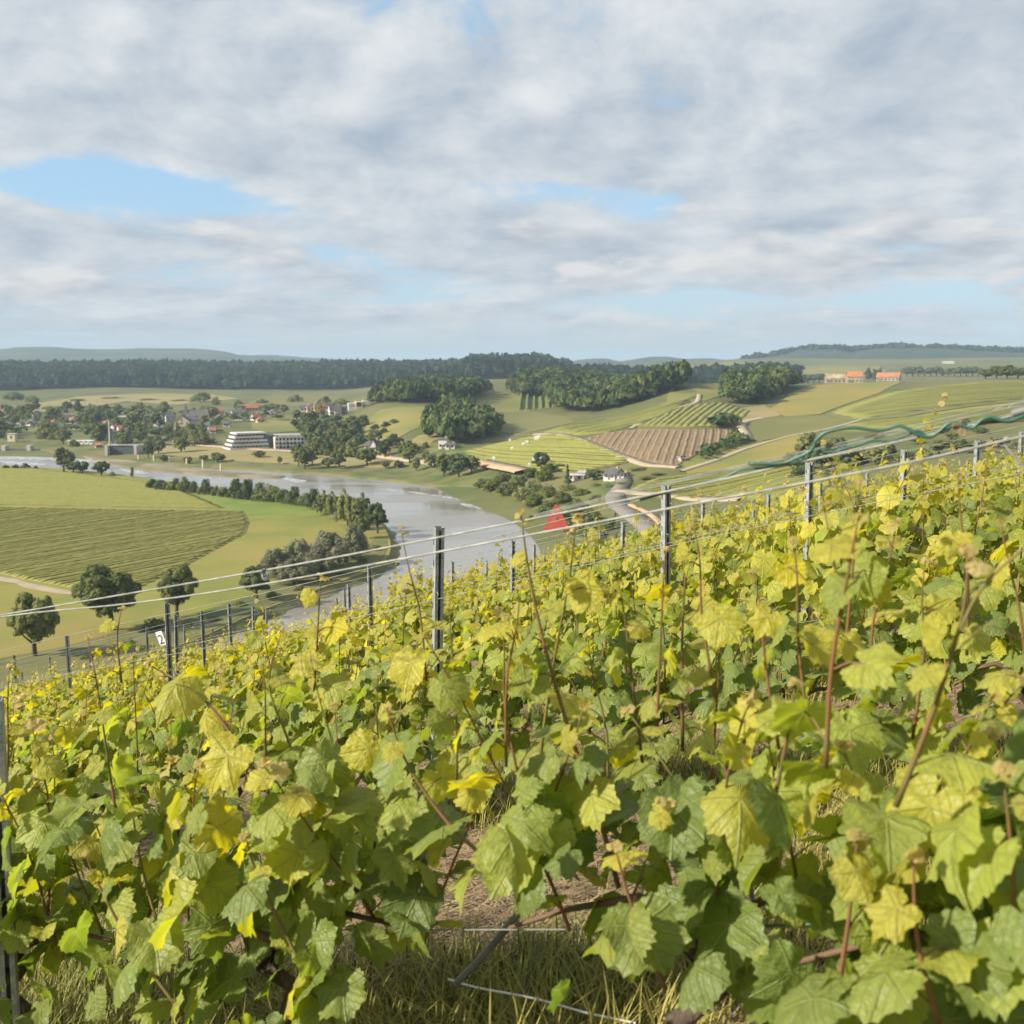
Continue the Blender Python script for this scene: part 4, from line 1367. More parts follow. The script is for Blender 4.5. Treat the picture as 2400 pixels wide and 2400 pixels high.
for i in range(4):
    MB().box(-0.5, 0.5, -0.05, 0.05, 0, 3).build('window', 'window_glass', r, loc=(5 + i * 3.6, -4.05, 1.6))

# long white terraced building
p = hit(578, 1052)
k = p.y / FPX
r = add('terraced_building', None, loc=p, label='long white building with four dark window bands by the river road', cat='building')
r.rotation_euler = (0, 0, 0.34 - math.atan2(p.x, p.y))
L = 94 * k
H = 35 * k
for i in range(4):
    off = i * 0.9
    z0 = i * H / 4
    MB().box(-L / 2 + off * 1.5, L / 2 - 0.2 * off, -6 + off, 8, z0 - (2.5 if i == 0 else 0), z0 + H / 4 * 0.52).build('floor_band', 'wall_white', r)
    MB().box(-L / 2 + off * 1.5 + 0.6, L / 2 - 0.2 * off - 0.4, -4.8 + off, 7.6, z0 + H / 4 * 0.52, z0 + H / 4).build('window_band', 'window_glass', r)
    for j in range(9):
        x_ = -L / 2 + off * 1.5 + 1.5 + j * (L - 4) / 8.6
        MB().box(x_ - 0.15, x_ + 0.15, -5.2 + off, -4.7 + off, z0 + H / 4 * 0.52, z0 + H / 4).build('mullion', 'concrete', r)
MB().box(-L / 2 + 5, L / 2 - 0.5, -3.5, 8.3, H, H + 0.9).build('roof', 'wall_white', r)
MB().box(L / 2 - 2, L / 2 + 9, -4, 8, -2.5, H * 0.88).build('shaded_end', 'dark_steel', r)  # end turned from the sun; its shade is put into the dark colour
# white apartment house with balconies
p = hit(678, 1052)
k = p.y / FPX
r = add('apartment_house', None, loc=p, label='white apartment house with balconies beside the long terraced building', cat='building')
r.rotation_euler = (0, 0, 0.10 - math.atan2(p.x, p.y))
MB().box(-34 * k, 34 * k, -5, 6, -2.5, 28 * k).build('wall', 'wall_white', r)
MB().box(-30 * k, 24 * k, -3.5, 5, 28 * k, 33 * k).build('attic', 'roof_slate', r)
MB().box(-33 * k, 26 * k, -4.5, 5.5, 33 * k, 34.5 * k).build('roof', 'concrete', r)
wm = MB().box(-0.7, 0.7, -0.06, 0.06, 0, 1.6).mesh('window', 'window_glass')
bm_ = MB().box(-1.5, 1.5, -1.2, 0.0, 0, 1.0).mesh('balcony', 'wall_white')
for fl in range(3):
    for i in range(8):
        add('window', wm, r, loc=(-30 * k + i * 8.4 * k, -5.03, 0.8 + fl * 9 * k))
        if i % 2 == 0:
            add('balcony', bm_, r, loc=(-30 * k + i * 8.4 * k, -5.03, -0.3 + fl * 9 * k))
for i in range(3):
    MB().box(-2.2, 2.2, -5.3, -3, 0, 5 * k).build('dormer', 'wall_white', r, loc=(-18 * k + i * 18 * k, 0, 28 * k))
# pastel terrace on the slope
for px, py, w_, h_, wl, rf_, lb in ((712, 972, 16, 16, 'wall_white', 'roof_slate', 'white end house of the pastel terrace'), (728, 974, 18, 21, 'wall_pink', 'roof_brown', 'pink house of the pastel terrace with stepped gable'),
                                    (742, 973, 14, 24, 'wall_yellow', 'roof_brown', 'tall yellow house of the pastel terrace'), (757, 970, 16, 24, 'wall_yellow', 'roof_brown', 'ochre house of the pastel terrace with a dark stair slot'),
                                    (768, 970, 10, 20, 'wall_pink', 'roof_brown', 'narrow salmon house closing the pastel terrace'), (778, 972, 14, 13, 'wall_white', 'roof_slate', 'small white house below the big slate roof'),
                                    (792, 975, 15, 12, 'wall_cream', 'roof_slate', 'cream house under a tall slate roof'), (806, 972, 16, 7, 'wall_stone', 'roof_slate', 'dark slate-roofed house on the slope edge')):
    house(px, py, w_, h_, RNG.uniform(-0.1, 0.25), wl, rf_, 'terrace_house', lb, roofpx=6 if h_ > 14 else 12, ridge_x=h_ < 20)
# white modern villa
p = hit(842, 957)
k = p.y / FPX
r = add('modern_villa', None, loc=p, label='white flat-roofed modern villa with a framed picture window on the slope', cat='house')
r.rotation_euler = (0, 0, 0.1 - math.atan2(p.x, p.y))
MB().box(-26 * k, -9 * k, -4, 5, -2, 13 * k).build('wing', 'wall_white', r)
MB().box(-24 * k, -11 * k, -4.06, -3.9, 2, 7 * k).build('window', 'window_glass', r)
fr = MB()
fr.box(-9 * k, 6 * k, -5, 5, -2, 1.5)
fr.box(-9 * k, 6 * k, -5, 5, 14 * k, 16 * k)
fr.box(-9 * k, -7 * k, -5, 5, 1.5, 14 * k)
fr.box(4 * k, 6 * k, -5, 5, 1.5, 14 * k)
fr.build('frame_block', 'wall_cream', r)
MB().box(-7 * k, 4 * k, -3.5, 4.5, 1.5, 14 * k).build('picture_window', 'window_glass', r)
MB().box(8 * k, 21 * k, -3, 5, -2, 18 * k).build('wing', 'wall_white', r)
MB().box(9 * k, 13 * k, -3.06, -2.9, 2, 8 * k).build('window', 'window_glass', r)
# houses under the copse
house(868, 1054, 20, 10, -0.3, 'wall_white', 'roof_slate', 'hillside_house', 'white house with grey roof beside a steep white gable', roofpx=8)
house(880, 1056, 13, 15, -0.3, 'wall_white', 'roof_slate', 'hillside_house', 'steep white gable with one dark attic window', ridge_x=False, roofpx=12, depth=10)
house(797, 1045, 7, 4, 0, 'wall_cream', 'roof_brown', 'hillside_house', 'tiny cream gable poking from the trees', ridge_x=False, roofpx=8)
house(1040, 1050, 20, 20, -0.2, 'wall_white', 'roof_slate', 'hillside_house', 'tall white house with balconies at the foot of the copse', roofpx=4)
house(1057, 1052, 22, 10, -0.2, 'wall_white', 'roof_slate', 'hillside_house', 'low white annexe beside the tall house under the copse', roofpx=3)
house(1032, 1015, 14, 7, 0.2, 'wall_white', 'roof_slate', 'hillside_house', 'small white house peeping out above the golden field', roofpx=4)
house(905, 1072, 16, 4, 0.2, 'wall_cream', 'roof_orange', 'garden_house', 'little orange-roofed shed by the river road', roofpx=3)
house(1352, 1125, 40, 12, -0.2, 'wall_white', 'concrete', 'riverside_house', 'white flat-topped house beside the pointed fir', roofpx=2, depth=8)
house(1366, 1120, 16, 14, -0.2, 'wall_white', 'concrete', 'riverside_house', 'white upper storey block behind the flat-topped house', roofpx=2, depth=7)
house(1440, 1122, 30, 10, -0.5, 'wall_white', 'roof_slate', 'riverside_house', 'house with steep black roof above the river road', roofpx=14, depth=9)
house(1462, 1120, 18, 10, -0.5, 'wall_white', 'roof_slate', 'riverside_house', 'low white extension of the black-roofed house', roofpx=2, depth=6)
house(1598, 1080, 12, 7, 0.3, 'wall_white', 'concrete', 'pump_house', 'tiny white hut in the scrub beside the brown field', roofpx=2, depth=4, chim=False)
# ruined farm on the hill
house(1966, 897, 62, 10, 0.10, 'wall_stone', 'roof_lichen', 'farm_barn', 'long barn with patchy lichen-covered roof on the hill', roofpx=10, depth=11, cat='barn')
house(2002, 897, 34, 14, 0.10, 'wall_stone', 'roof_orange', 'farm_barn', 'tall stone barn with a bright orange tiled roof', roofpx=12, depth=12, cat='barn')
house(2082, 893, 50, 9, -0.12, 'wall_stone', 'roof_orange', 'farm_house', 'low farmhouse with a weathered red-orange roof', roofpx=10, depth=11)
house(2222, 852, 26, 3, 0, 'wall_white', 'concrete', 'far_farm', 'small white building far off on the wooded hill', roofpx=2, depth=10, cat='building')

# ------------------------------------------------------------------ lock, weir and dyke
DY = [(205, 1064), (260, 1072), (330, 1084), (420, 1096), (520, 1105), (650, 1114), (655, 1118), (540, 1114), (430, 1108), (330, 1098), (240, 1082), (195, 1070)]
sheet('dyke', smooth_poly(P_water(DY, 0.5), 3), 'dyke', lambda x, y: np.full(len(x), 0.7), 6.0, 2.0, 'long brown stony dyke beside the lock')


def watermark(px, label_, name='foam'):
    P = smooth_poly(P_water(px, 0.05), 4)
    return sheet(name, P, 'foam', lambda x, y: np.full(len(x), 0.05), 8.0, 0.04, label_, kind='stuff')


watermark([(-60, 1066), (60, 1064), (140, 1071), (230, 1078), (215, 1083), (120, 1078), (40, 1076), (-60, 1076)], 'white water below the weir')
watermark([(0, 1080), (50, 1082), (110, 1088), (80, 1090), (20, 1087)], 'foam streak below the weir')
watermark([(280, 1098), (310, 1101), (350, 1108), (330, 1110), (290, 1104)], 'pale foam patch by the dyke')
watermark([(440, 1080), (500, 1087), (560, 1094), (560, 1097), (500, 1092), (440, 1085)], 'bright water by the bank piles')
watermark([(590, 1108), (640, 1112), (690, 1122), (720, 1127), (700, 1130), (650, 1120), (600, 1112)], 'wake line behind the dyke')
watermark([(888, 1146), (960, 1152), (1040, 1163), (1120, 1176), (1160, 1183), (1120, 1178), (1040, 1165), (960, 1153.5)], 'long thin wake across the river')
watermark([(1080, 1180), (1140, 1186), (1190, 1196), (1150, 1194), (1100, 1188)], 'pale ripple patch near the bank')
p = onwater(20, 1057, 1.0)
r = add('weir', None, loc=(p.x, p.y, 0), label='dark weir bar with concrete piers above the white water', cat='weir')
MB().box(-60, 16, -1.5, 1.5, -1, 2.0).build('sill', 'dark_steel', r)
for i in range(5):
    MB().box(-1.2, 1.2, -3, 3, -1, 4.6).build('pier', 'concrete', r, loc=(-50 + i * 16, 0, 0))
p = hit(30, 1036)
r = add('weir_house', None, loc=p, label='pale concrete weir control tower on the far bank', cat='building')
MB().box(-2.6, 2.6, -2.2, 2.2, -2, 5.4).build('wall', 'wall_cream', r)
MB().box(-2.9, 2.9, -2.5, 2.5, 5.4, 5.9).build('roof', 'concrete', r)
MB().box(-0.6, 0.6, -2.26, -2.1, 2.4, 4.2).build('window', 'window_glass', r)
p = hit(290, 1066)
r = add('lock_chamber', None, loc=(p.x, p.y, 0.4), label='dark steel lock gates between concrete walls', cat='lock')
MB().box(-8, 8, -1, 1, -1, 6.2).build('gate', 'dark_steel', r)
MB().box(-9.6, -8, -5, 12, -1, 6.8).build('lock_wall', 'concrete', r)
MB().box(8, 9.6, -5, 12, -1, 6.8).build('lock_wall', 'concrete', r)
MB().box(-9.6, 9.6, -1.6, 0.8, 6.8, 7.3).build('walkway', 'concrete', r)
p = hit(285, 1040)
r = add('lock_tower', None, loc=p, label='big dark lock gate housing beside a tall thin mast', cat='building')
MB().box(-5, 5, -4, 4, -2, 8).build('wall', 'dark_steel', r)
MB().box(-5.3, 5.3, -4.3, 4.3, 8, 8.5).build('roof', 'dark_steel', r)
p = hit(258, 1045)
r = add('lock_mast', None, loc=p, label='tall thin concrete mast at the lock', cat='mast')
MB().tube([(0, 0, -2), (0, 0, 17)], [0.7, 0.45], 8).build('shaft', 'concrete', r)
MB().box(-0.9, 0.9, -0.9, 0.9, 17, 18).build('head', 'dark_steel', r)
house(232, 1050, 16, 7, 0.1, 'wall_pink', 'roof_orange', 'lock_keeper_house', 'small orange lock keeper house beside the gates', roofpx=4)
for px in (167, 180, 194, 206, 217):
    p = hit(px, 1042)
    r = add('camper_van', None, loc=p, label='white camper van parked in the row by the lock', cat='van', group='camper vans by the lock')
    MB().box(-1.1, 1.1, -3, 3, 0.45, 2.9).build('body', 'white_paint', r)
    MB().box(-0.95, 0.95, -3.05, -2.9, 1.6, 2.4).build('windscreen', 'window_glass', r)
    for sx in (-0.95, 0.95):
        for sy in (-1.9, 1.9):
            MB().tube([(sx - 0.12, sy, 0.38), (sx + 0.12, sy, 0.38)], 0.38, 10).build('wheel', 'dark_steel', r)
for px, py, h_ in ((361, 1082, 15), (397, 1085, 15), (438, 1090, 16), (476, 1096, 18), (518, 1106, 18), (325, 1078, 12)):
    p = hit(px, py)
    k = p.y / FPX
    add('mooring_pile', MB().tube([(0, 0, -2), (0, 0, h_ * k * 0.85), (0, 0, h_ * k)], [0.55, 0.5, 0.3], 8).mesh('mooring_pile', 'wall_cream'), loc=(p.x, p.y, 0.3), label='pale upright mooring pile along the dyke', cat='pile', group='mooring piles along the dyke')
# pale stone heaps on the vine block
for px, py, w_ in ((1259, 1031, 16), (1235, 1042, 8), (1226, 1047, 7), (1200, 1057, 7), (1157, 1080, 8), (1256, 1074, 6), (1269, 1077, 6), (1258, 1081, 22), (1240, 1096, 6), (1195, 1038, 6)):
    p = hit(px, py)
    k = p.y / FPX
    mb = MB()
    mb.prism([(-w_ * k / 2, -1.2), (w_ * k / 2, -1.0), (w_ * k / 2 * 0.8, 1.1), (-w_ * k / 2 * 0.9, 0.9)], 0, 1.7)
    mb.prism([(-w_ * k / 3, -0.7), (w_ * k / 3, -0.6), (w_ * k / 4, 0.5)], 1.7, 2.2)
    mb.build('stone_heap', 'white_paint', loc=p, label='pale stone heap among the rows of the vine block', cat='stones', group='pale heaps on the vine block')


# ------------------------------------------------------------------ the vineyard on the near slope
RN = Vector((0.447, 0.894, 0))           # across the rows, downhill and away
RD = Vector((-0.894, 0.447, 0))          # along the rows, downhill to the left
D0, DR = 2.02, 2.2


def row_pt(k, s, h=0.0):
    """point on row k, s metres along it, h above the ground"""
    p = RN * (D0 + DR * k) + RD * s
    return Vector((p.x, p.y, near_g(p.x, p.y) + h))


def near_g(x, y):
    rr = math.hypot(x, y)
    if rr < 21:
        return near_z(x, y)
    return tz(x, y)


def rowpx(px, py, k=0, off=0.0):
    """the point of row k's plane seen at that pixel"""
    d = ray(px, py)
    a = d.x / d.y
    Y = (D0 + DR * k + off) / (0.894 + 0.447 * a)
    return at(px, py, Y)


# --- ground between the rows
m, t, b = mat('vineyard_soil', 0.95, 0, 0.1)
tc = t.node('ShaderNodeTexCoord')
n1 = t.noise(tc.outputs['Object'], 0.9, 5)
n2 = t.noise(tc.outputs['Object'], 38.0, 5, 0.7)
n3 = t.noise(tc.outputs['Object'], 9.0, 5, 0.65)
straw = t.mix(t.ss(n2, 0.35, 0.65), (0.150, 0.100, 0.058), (0.30, 0.22, 0.135))
grass = t.mix(t.ss(n3, 0.3, 0.7), (0.060, 0.072, 0.018), (0.16, 0.15, 0.045))
t.l.new(t.mix(t.ss(n1, 0.44, 0.56), straw, grass), b.inputs['Base Color'])
bp = t.node('ShaderNodeBump')
bp.inputs['Strength'].default_value = 0.9
bp.inputs['Distance'].default_value = 0.03
t.l.new(n2, bp.inputs['Height'])
t.l.new(bp.outputs[0], b.inputs['Normal'])
sheet('vineyard_floor', [(-26, -4), (16, -4), (26, 24), (20, 30), (-8, 33), (-26, 22)], 'vineyard_soil', draped(0.02), 1.6, 0.3, 'straw and grass covered ground between the vine rows')

noisy('grass_blade', (0.150, 0.165, 0.030), (0.290, 0.250, 0.062), 0.8, 0.6, lo=0.3, hi=0.7)
noisy('straw_fibre', (0.34, 0.250, 0.150), (0.190, 0.130, 0.078), 14.0, 0.8, lo=0.3, hi=0.7)


def scatter_strips(name, n, w, h, flat, material, label, seed, dmax=11.0, mask=0):
    rng = np.random.default_rng(seed)
    # more of them close by
    d = dmax * rng.uniform(0.12, 1, n * 3) ** 0.8
    a = rng.uniform(-0.62, 0.62, n * 3)
    X = a * d
    Y = d
    g = np.sin(X * 2.1 + Y * 1.3) + np.sin(X * 0.9 - Y * 2.3 + 1.7) + 0.9 * np.sin((X * 0.447 + Y * 0.894 - D0) / DR * 2 * math.pi + 0.4)
    keep = (g > 0.0) if mask == 1 else (g < 0.35) if mask == 2 else np.ones(len(X), bool)
    X, Y = X[keep][:n], Y[keep][:n]
    n = len(X)
    Z = CAMZ + G0 + GX * X + GY * Y + 0.02
    th = rng.uniform(0, 6.283, n)
    L = h * rng.uniform(0.5, 1.4, n) * (1 + 0.4 * (rng.random(n) < 0.15))
    if flat:
        dx, dy, dz = np.cos(th), np.sin(th), rng.uniform(-0.05, 0.35, n) + GX * np.cos(th) + GY * np.sin(th)
        Z = Z + rng.uniform(0, 0.035, n)
    else:
        lean = rng.uniform(0.15, 0.75, n)
        dx, dy, dz = np.cos(th) * lean, np.sin(th) * lean, np.ones(n)
    sx, sy = -np.sin(th) * w / 2, np.cos(th) * w / 2
    P = np.column_stack([X, Y, Z])
    D = np.column_stack([dx, dy, dz])
    S = np.column_stack([sx, sy, np.zeros(n)]) * rng.uniform(0.6, 1.4, n)[:, None]
    mid = P + D * (L * 0.55)[:, None]
    D2 = D.copy()
    D2[:, :2] *= 1.0 if flat else 2.0
    D2[:, 2] *= 1.0 if flat else 0.7
    tip = mid + D2 * (L * 0.45)[:, None]
    V = np.stack([P - S, P + S, mid + S * 0.8, mid - S * 0.8, tip], 1).reshape(-1, 3)
    i = np.arange(n)[:, None] * 5
    Q = i + np.array([[0, 1, 2, 3]])
    T = i + np.array([[3, 2, 4]])
    return add(name, mesh_np(name, V, [Q, T], material), label=label, kind='stuff', cat='grass')


scatter_strips('grass', 60000, 0.0045, 0.15, False, 'grass_blade', 'yellow-green grass growing between the vine rows', 1, 12, 1)
scatter_strips('straw_mulch', 42000, 0.0045, 0.13, True, 'straw_fibre', 'dry brown cut grass lying between the vine rows', 2, 10, 2)

# --- metals
noisy('galvanised', (0.34, 0.355, 0.36), (0.22, 0.24, 0.25), 26.0, 0.55, metallic=0.35, spec=0.4, bump=0.15, bscale=60)
noisy('galvanised_old', (0.30, 0.32, 0.33), (0.18, 0.20, 0.21), 16.0, 0.6, metallic=0.35, spec=0.4)
noisy('wire_steel', (0.32, 0.32, 0.29), (0.20, 0.21, 0.19), 30.0, 0.5, metallic=0.3, spec=0.4)
noisy('wire_thin', (0.27, 0.29, 0.26), (0.19, 0.20, 0.18), 30.0, 0.55, metallic=0.3)
noisy('hose_green', (0.022, 0.075, 0.055), (0.035, 0.105, 0.075), 22.0, 0.38, spec=0.5)
noisy('pipe_grey', (0.15, 0.15, 0.145), (0.21, 0.21, 0.20), 12.0, 0.5)
noisy('slot_dark', (0.02, 0.02, 0.02), (0.04, 0.04, 0.04), 20.0, 0.9)
noisy('rust', (0.20, 0.12, 0.07), (0.30, 0.19, 0.11), 40.0, 0.8)


def post_mesh(h):
    """C-section with lips, open to one side"""
    w, d, l, t_ = 0.052, 0.040, 0.014, 0.0030
    outer = [(-w / 2, -d / 2), (w / 2, -d / 2), (w / 2, -d / 2 + l), (w / 2 - t_, -d / 2 + l), (w / 2 - t_, -d / 2 + t_), (-w / 2 + t_, -d / 2 + t_), (-w / 2 + t_, d / 2 - t_),
             (w / 2 - t_, d / 2 - t_), (w / 2 - t_, d / 2 - l), (w / 2, d / 2 - l), (w / 2, d / 2), (-w / 2, d / 2)]
    mb = MB()
    n = len(outer)
    for z in (-0.35, h):
        pass
    v = [(x, y, -0.35) for x, y in outer] + [(x, y, h) for x, y in outer]
    f = [(i, (i + 1) % n, n + (i + 1) % n, n + i) for i in range(n)]
    # top rim in convex pieces
    f += [tuple(n + i for i in (0, 1, 4, 5)), tuple(n + i for i in (1, 2, 3, 4)), tuple(n + i for i in (5, 6, 11, 0)), tuple(n + i for i in (6, 7, 10, 11)), tuple(n + i for i in (7, 8, 9, 10))]
    mb.addvf(v, f)
    return mb


POST_H = 1.54
POST_MESH = post_mesh(POST_H).mesh('profile', 'galvanised')
SLOT_MESH = MB().prism([(-0.0035, -0.0012), (0.0045, -0.0012), (0.0045, 0.0012), (-0.0035, 0.0012)], -0.014, 0.014).mesh('hook_slot', 'slot_dark')  # solid inlay; the shade inside an open slot is put into its colour
HOOK_MESH = MB().tube([(0, 0, 0), (0.02, 0, 0.006), (0.034, 0, 0.0), (0.03, 0, -0.012)], 0.0022, 5).mesh('wire_hook', 'galvanised_old')
post_rng = random.Random(3)
# faces: left flank catches the sun, the open side looks right
POST_ROT = math.radians(-70)


def post(x, y, label, group=None, slots=True, h=None, name='trellis_post', dtop=0.0):
    z = near_g(x, y)
    r = add(name, None, loc=(x, y, z + dtop), label=label, cat='post', group=group)
    r.rotation_euler = (post_rng.uniform(-0.02, 0.02), post_rng.uniform(-0.025, 0.02), POST_ROT + post_rng.uniform(-0.12, 0.12))
    add('profile', POST_MESH, r)
    if slots:
        for i in range(14):
            zz = POST_H - 0.07 - i * 0.098
            add('hook_slot', SLOT_MESH, r, loc=(-0.012, -0.0205, zz))
        add('wire_hook', HOOK_MESH, r, loc=(0.02, 0.012, POST_H - 0.11))
        add('wire_hook', HOOK_MESH, r, loc=(0.02, -0.012, POST_H - 0.30))
    return r


PB = Vector((-0.373, 4.907))
PC_ = Vector((1.365, 1.775))
PJ = Vector((-0.894, 0.447)) * 4.15
ROWNAME = ['first', 'second', 'third', 'fourth', 'fifth', 'sixth']
ptA = rowpx(22, 2150, 0, -0.10)
post(ptA.x - 0.02, ptA.y, 'galvanised post in the near vine row under the hose wires', dtop=-0.34)
special = {(0, 0): 'tall galvanised post with dark slots in the second row, standing before the river', (1, 0): 'slotted galvanised post in the third row before the road bend', (2, 0): 'galvanised post in the fourth row where the green hose leaves the wires',
           (3, 0): 'galvanised post in the fifth row under the hose knot', (2, 1): 'galvanised post in the fourth row beside the slim river view', (3, 1): 'dark post in the fifth row with a hook, before the river', (1, 1): 'galvanised post in the third row in front of the meadow trees'}
POSTS = []
for i in range(0, 17):
    for j in range(-4, 7):
        q = PB + PC_ * i + PJ * j
        if q.y < 2.5:
            continue
        a = q.x / q.y
        if abs(a) > 0.50:
            continue
        q = q + Vector((post_rng.uniform(-0.04, 0.04), post_rng.uniform(-0.04, 0.04)))
        POSTS.append((i, j, q))
        lb = special.get((i, j))
        far = i > 5
        post(q.x, q.y, lb or ('pale trellis post in the %s vine row' % ROWNAME[i + 1] if i < 5 else 'thin pale trellis post far down the vine slope'), None if lb else ('posts of the %s row' % ROWNAME[i + 1] if i < 5 else 'far trellis posts'), slots=i < 5, dtop=0.03 * post_rng.uniform(-1, 1))
# an extra pair down by the water
for px, py, Y in ((408, 1442, 12.4), (478, 1458, 13.4)):
    p = at(px, py, Y)
    post(p.x, p.y, 'short trellis post beside the white number plate' if px < 450 else 'short trellis post above the grey water', slots=False)

# --- red triangle on its post
p = at(1304, 1242, 14.2)
r = add('warning_sign', None, loc=(p.x, p.y, near_g(p.x, p.y)), label='faded red triangular metal sign on a thin post before the river', cat='sign')
m, t, b = mat('sign_red', 0.55, 0, 0.4)
tc = t.node('ShaderNodeTexCoord')
n_ = t.noise(tc.outputs['Object'], 9.0, 6, 0.65)
t.l.new(t.mix(t.ss(n_, 0.52, 0.62), (0.52, 0.095, 0.085), (0.44, 0.16, 0.13)), b.inputs['Base Color'])
hz_ = p.z - near_g(p.x, p.y)
MB().box(-0.012, 0.012, -0.002, 0.022, -0.3, hz_ + 0.16).build('pole', 'galvanised_old', r)
tri = MB()
tri.addvf([(-0.165, -0.012, hz_), (0.160, -0.012, hz_ - 0.004), (0.165, -0.012, hz_ + 0.03), (0.012, -0.012, hz_ + 0.335), (-0.022, -0.012, hz_ + 0.338), (-0.165, -0.012, hz_ + 0.03),
           (-0.165, -0.004, hz_), (0.160, -0.004, hz_ - 0.004), (0.165, -0.004, hz_ + 0.03), (0.012, -0.004, hz_ + 0.335), (-0.022, -0.004, hz_ + 0.338), (-0.165, -0.004, hz_ + 0.03)],
          [(0, 1, 2, 3, 4, 5), (11, 10, 9, 8, 7, 6), (0, 6, 7, 1), (1, 7, 8, 2), (2, 8, 9, 3), (3, 9, 10, 4), (4, 10, 11, 5), (5, 11, 6, 0)])
tri.build('plate', 'sign_red', r)
MB().box(-0.006, 0.008, -0.016, -0.013, hz_ + 0.14, hz_ + 0.18).build('bracket', 'rust', r)
# --- number plate
p = at(383, 1512, 11.4)
r = add('number_plate', None, loc=p, label='small tilted white plate with a black number two', cat='sign')
r.rotation_euler = (0.1, math.radians(-17), math.radians(-20))
MB().box(-0.041, 0.041, -0.002, 0.002, 0, 0.155).build('plate', 'white_paint', r)
fc = bpy.data.curves.new('digit', 'FONT')
fc.body = '2'
fc.size = 0.15
fc.align_x = 'CENTER'
fo = bpy.data.objects.new('digit_tmp', fc)
COL.objects.link(fo)
bpy.context.view_layer.update()
dm = bpy.data.meshes.new_from_object(fo.evaluated_get(bpy.context.evaluated_depsgraph_get()))
bpy.data.objects.remove(fo)
dm.materials.clear()
dm.materials.append(MATS['slot_dark'])
dg = add('digit', dm, r, loc=(0, -0.004, 0.016))
dg.rotation_euler = (math.radians(90), 0, 0)
gz = p.z - near_g(p.x, p.y)
MB().box(-0.008, 0.008, 0.003, 0.015, -gz - 0.1, 0.15).build('stake', 'galvanised_old', r)


# --- wires
def wire(pts, rad, label, name='trellis_wire', material='wire_steel', group=None, n=40, seg=6, cat='wire'):
    c = spline(pts, n)
    return add(name, MB().tube(c, rad, seg).mesh(name, material, True), label=label, cat=cat, group=group)


wire([rowpx(x, y) for x, y in ((-500, 1524), (0, 1442), (600, 1340), (1005, 1264), (1572, 1150), (1870, 1084), (2110, 1034), (2400, 968), (2800, 882))], 0.0021, 'thick upper wire of the near row running under the green hose')
wire([rowpx(x, y, 0, 0.012) for x, y in ((1240, 1210), (1572, 1128), (1870, 1062), (2110, 1006), (2240, 975), (2400, 940), (2700, 872))], 0.0011, 'upper thin wire of the near row twisted at its end', material='wire_thin')
wire([rowpx(x, y, 0, 0.012) for x, y in ((1240, 1214), (1572, 1133), (1870, 1068), (2110, 1014), (2240, 983), (2400, 950), (2700, 884))], 0.0011, 'second thin wire of the near row lying against the upper one', material='wire_thin')
wire([rowpx(x, y) for x, y in ((-500, 1520), (0, 1446), (300, 1415), (600, 1372), (1005, 1298), (1572, 1191), (2100, 1090), (2400, 1022), (2800, 935))], 0.0022, 'lower stout wire of the near row below the hose')
wire([rowpx(x, y) for x, y in ((-500, 2186), (0, 2181), (700, 2180), (1400, 2178), (2000, 2172), (2400, 2166), (2900, 2160))], 0.0013, 'thin straight bottom wire of the near row', material='wire_thin')
wire([rowpx(x, y, 0, -0.03) for x, y in ((1700, 2172), (1850, 2168), (2100, 2162), (2180, 2172), (2400, 2168), (2700, 2160))], 0.0028, 'teal plastic tie wire along the bottom wire', material='hose_green', name='tie_wire')
for k in range(1, 6):
    for h, lb in ((1.40, 'top wire of the %s vine row'), (1.18, 'middle wire of the %s vine row'), (0.52, 'bottom wire of the %s vine row')):
        if k > 3 and h < 1:
            continue
        d = D0 + DR * k
        pts = [row_pt(k, s, h + 0.012 * math.sin(s * 1.5)) for s in np.linspace(-0.15 * d - 1, 1.35 * d + 1, 16)]
        wire(pts, 0.0016, lb % ROWNAME[k], material='wire_thin', n=60, seg=5)
for k in range(6, 12):
    d = D0 + DR * k
    wire([row_pt(k, s, 1.40) for s in np.linspace(-0.15 * d - 1, 1.35 * d + 1, 16)], 0.0016, 'thin top wire over a far vine row', material='wire_thin', n=40, seg=4, group='top wires of the far rows')
# loose wires
wire([rowpx(x, y, 0, 0.25) for x, y in ((1050, 2295), (1120, 2315), (1250, 2340), (1380, 2375), (1500, 2400))], 0.0028, 'loose white wire lying over the grass', material='white_paint', name='loose_wire')
wire([rowpx(x, y, 0, 0.3) for x, y in ((1725, 1870), (1745, 1990), (1760, 2080), (1768, 2140))], 0.0055, 'grey plastic stake leaning among the leaves', material='pipe_grey', name='plant_stake', cat='stake')
wire([rowpx(x, y, 0, 0.25) for x, y in ((1235, 2115), (1150, 2220), (1065, 2310))], 0.009, 'dry grey cane lying across the bottom wire', material='pipe_grey', name='dry_cane', cat='cane')
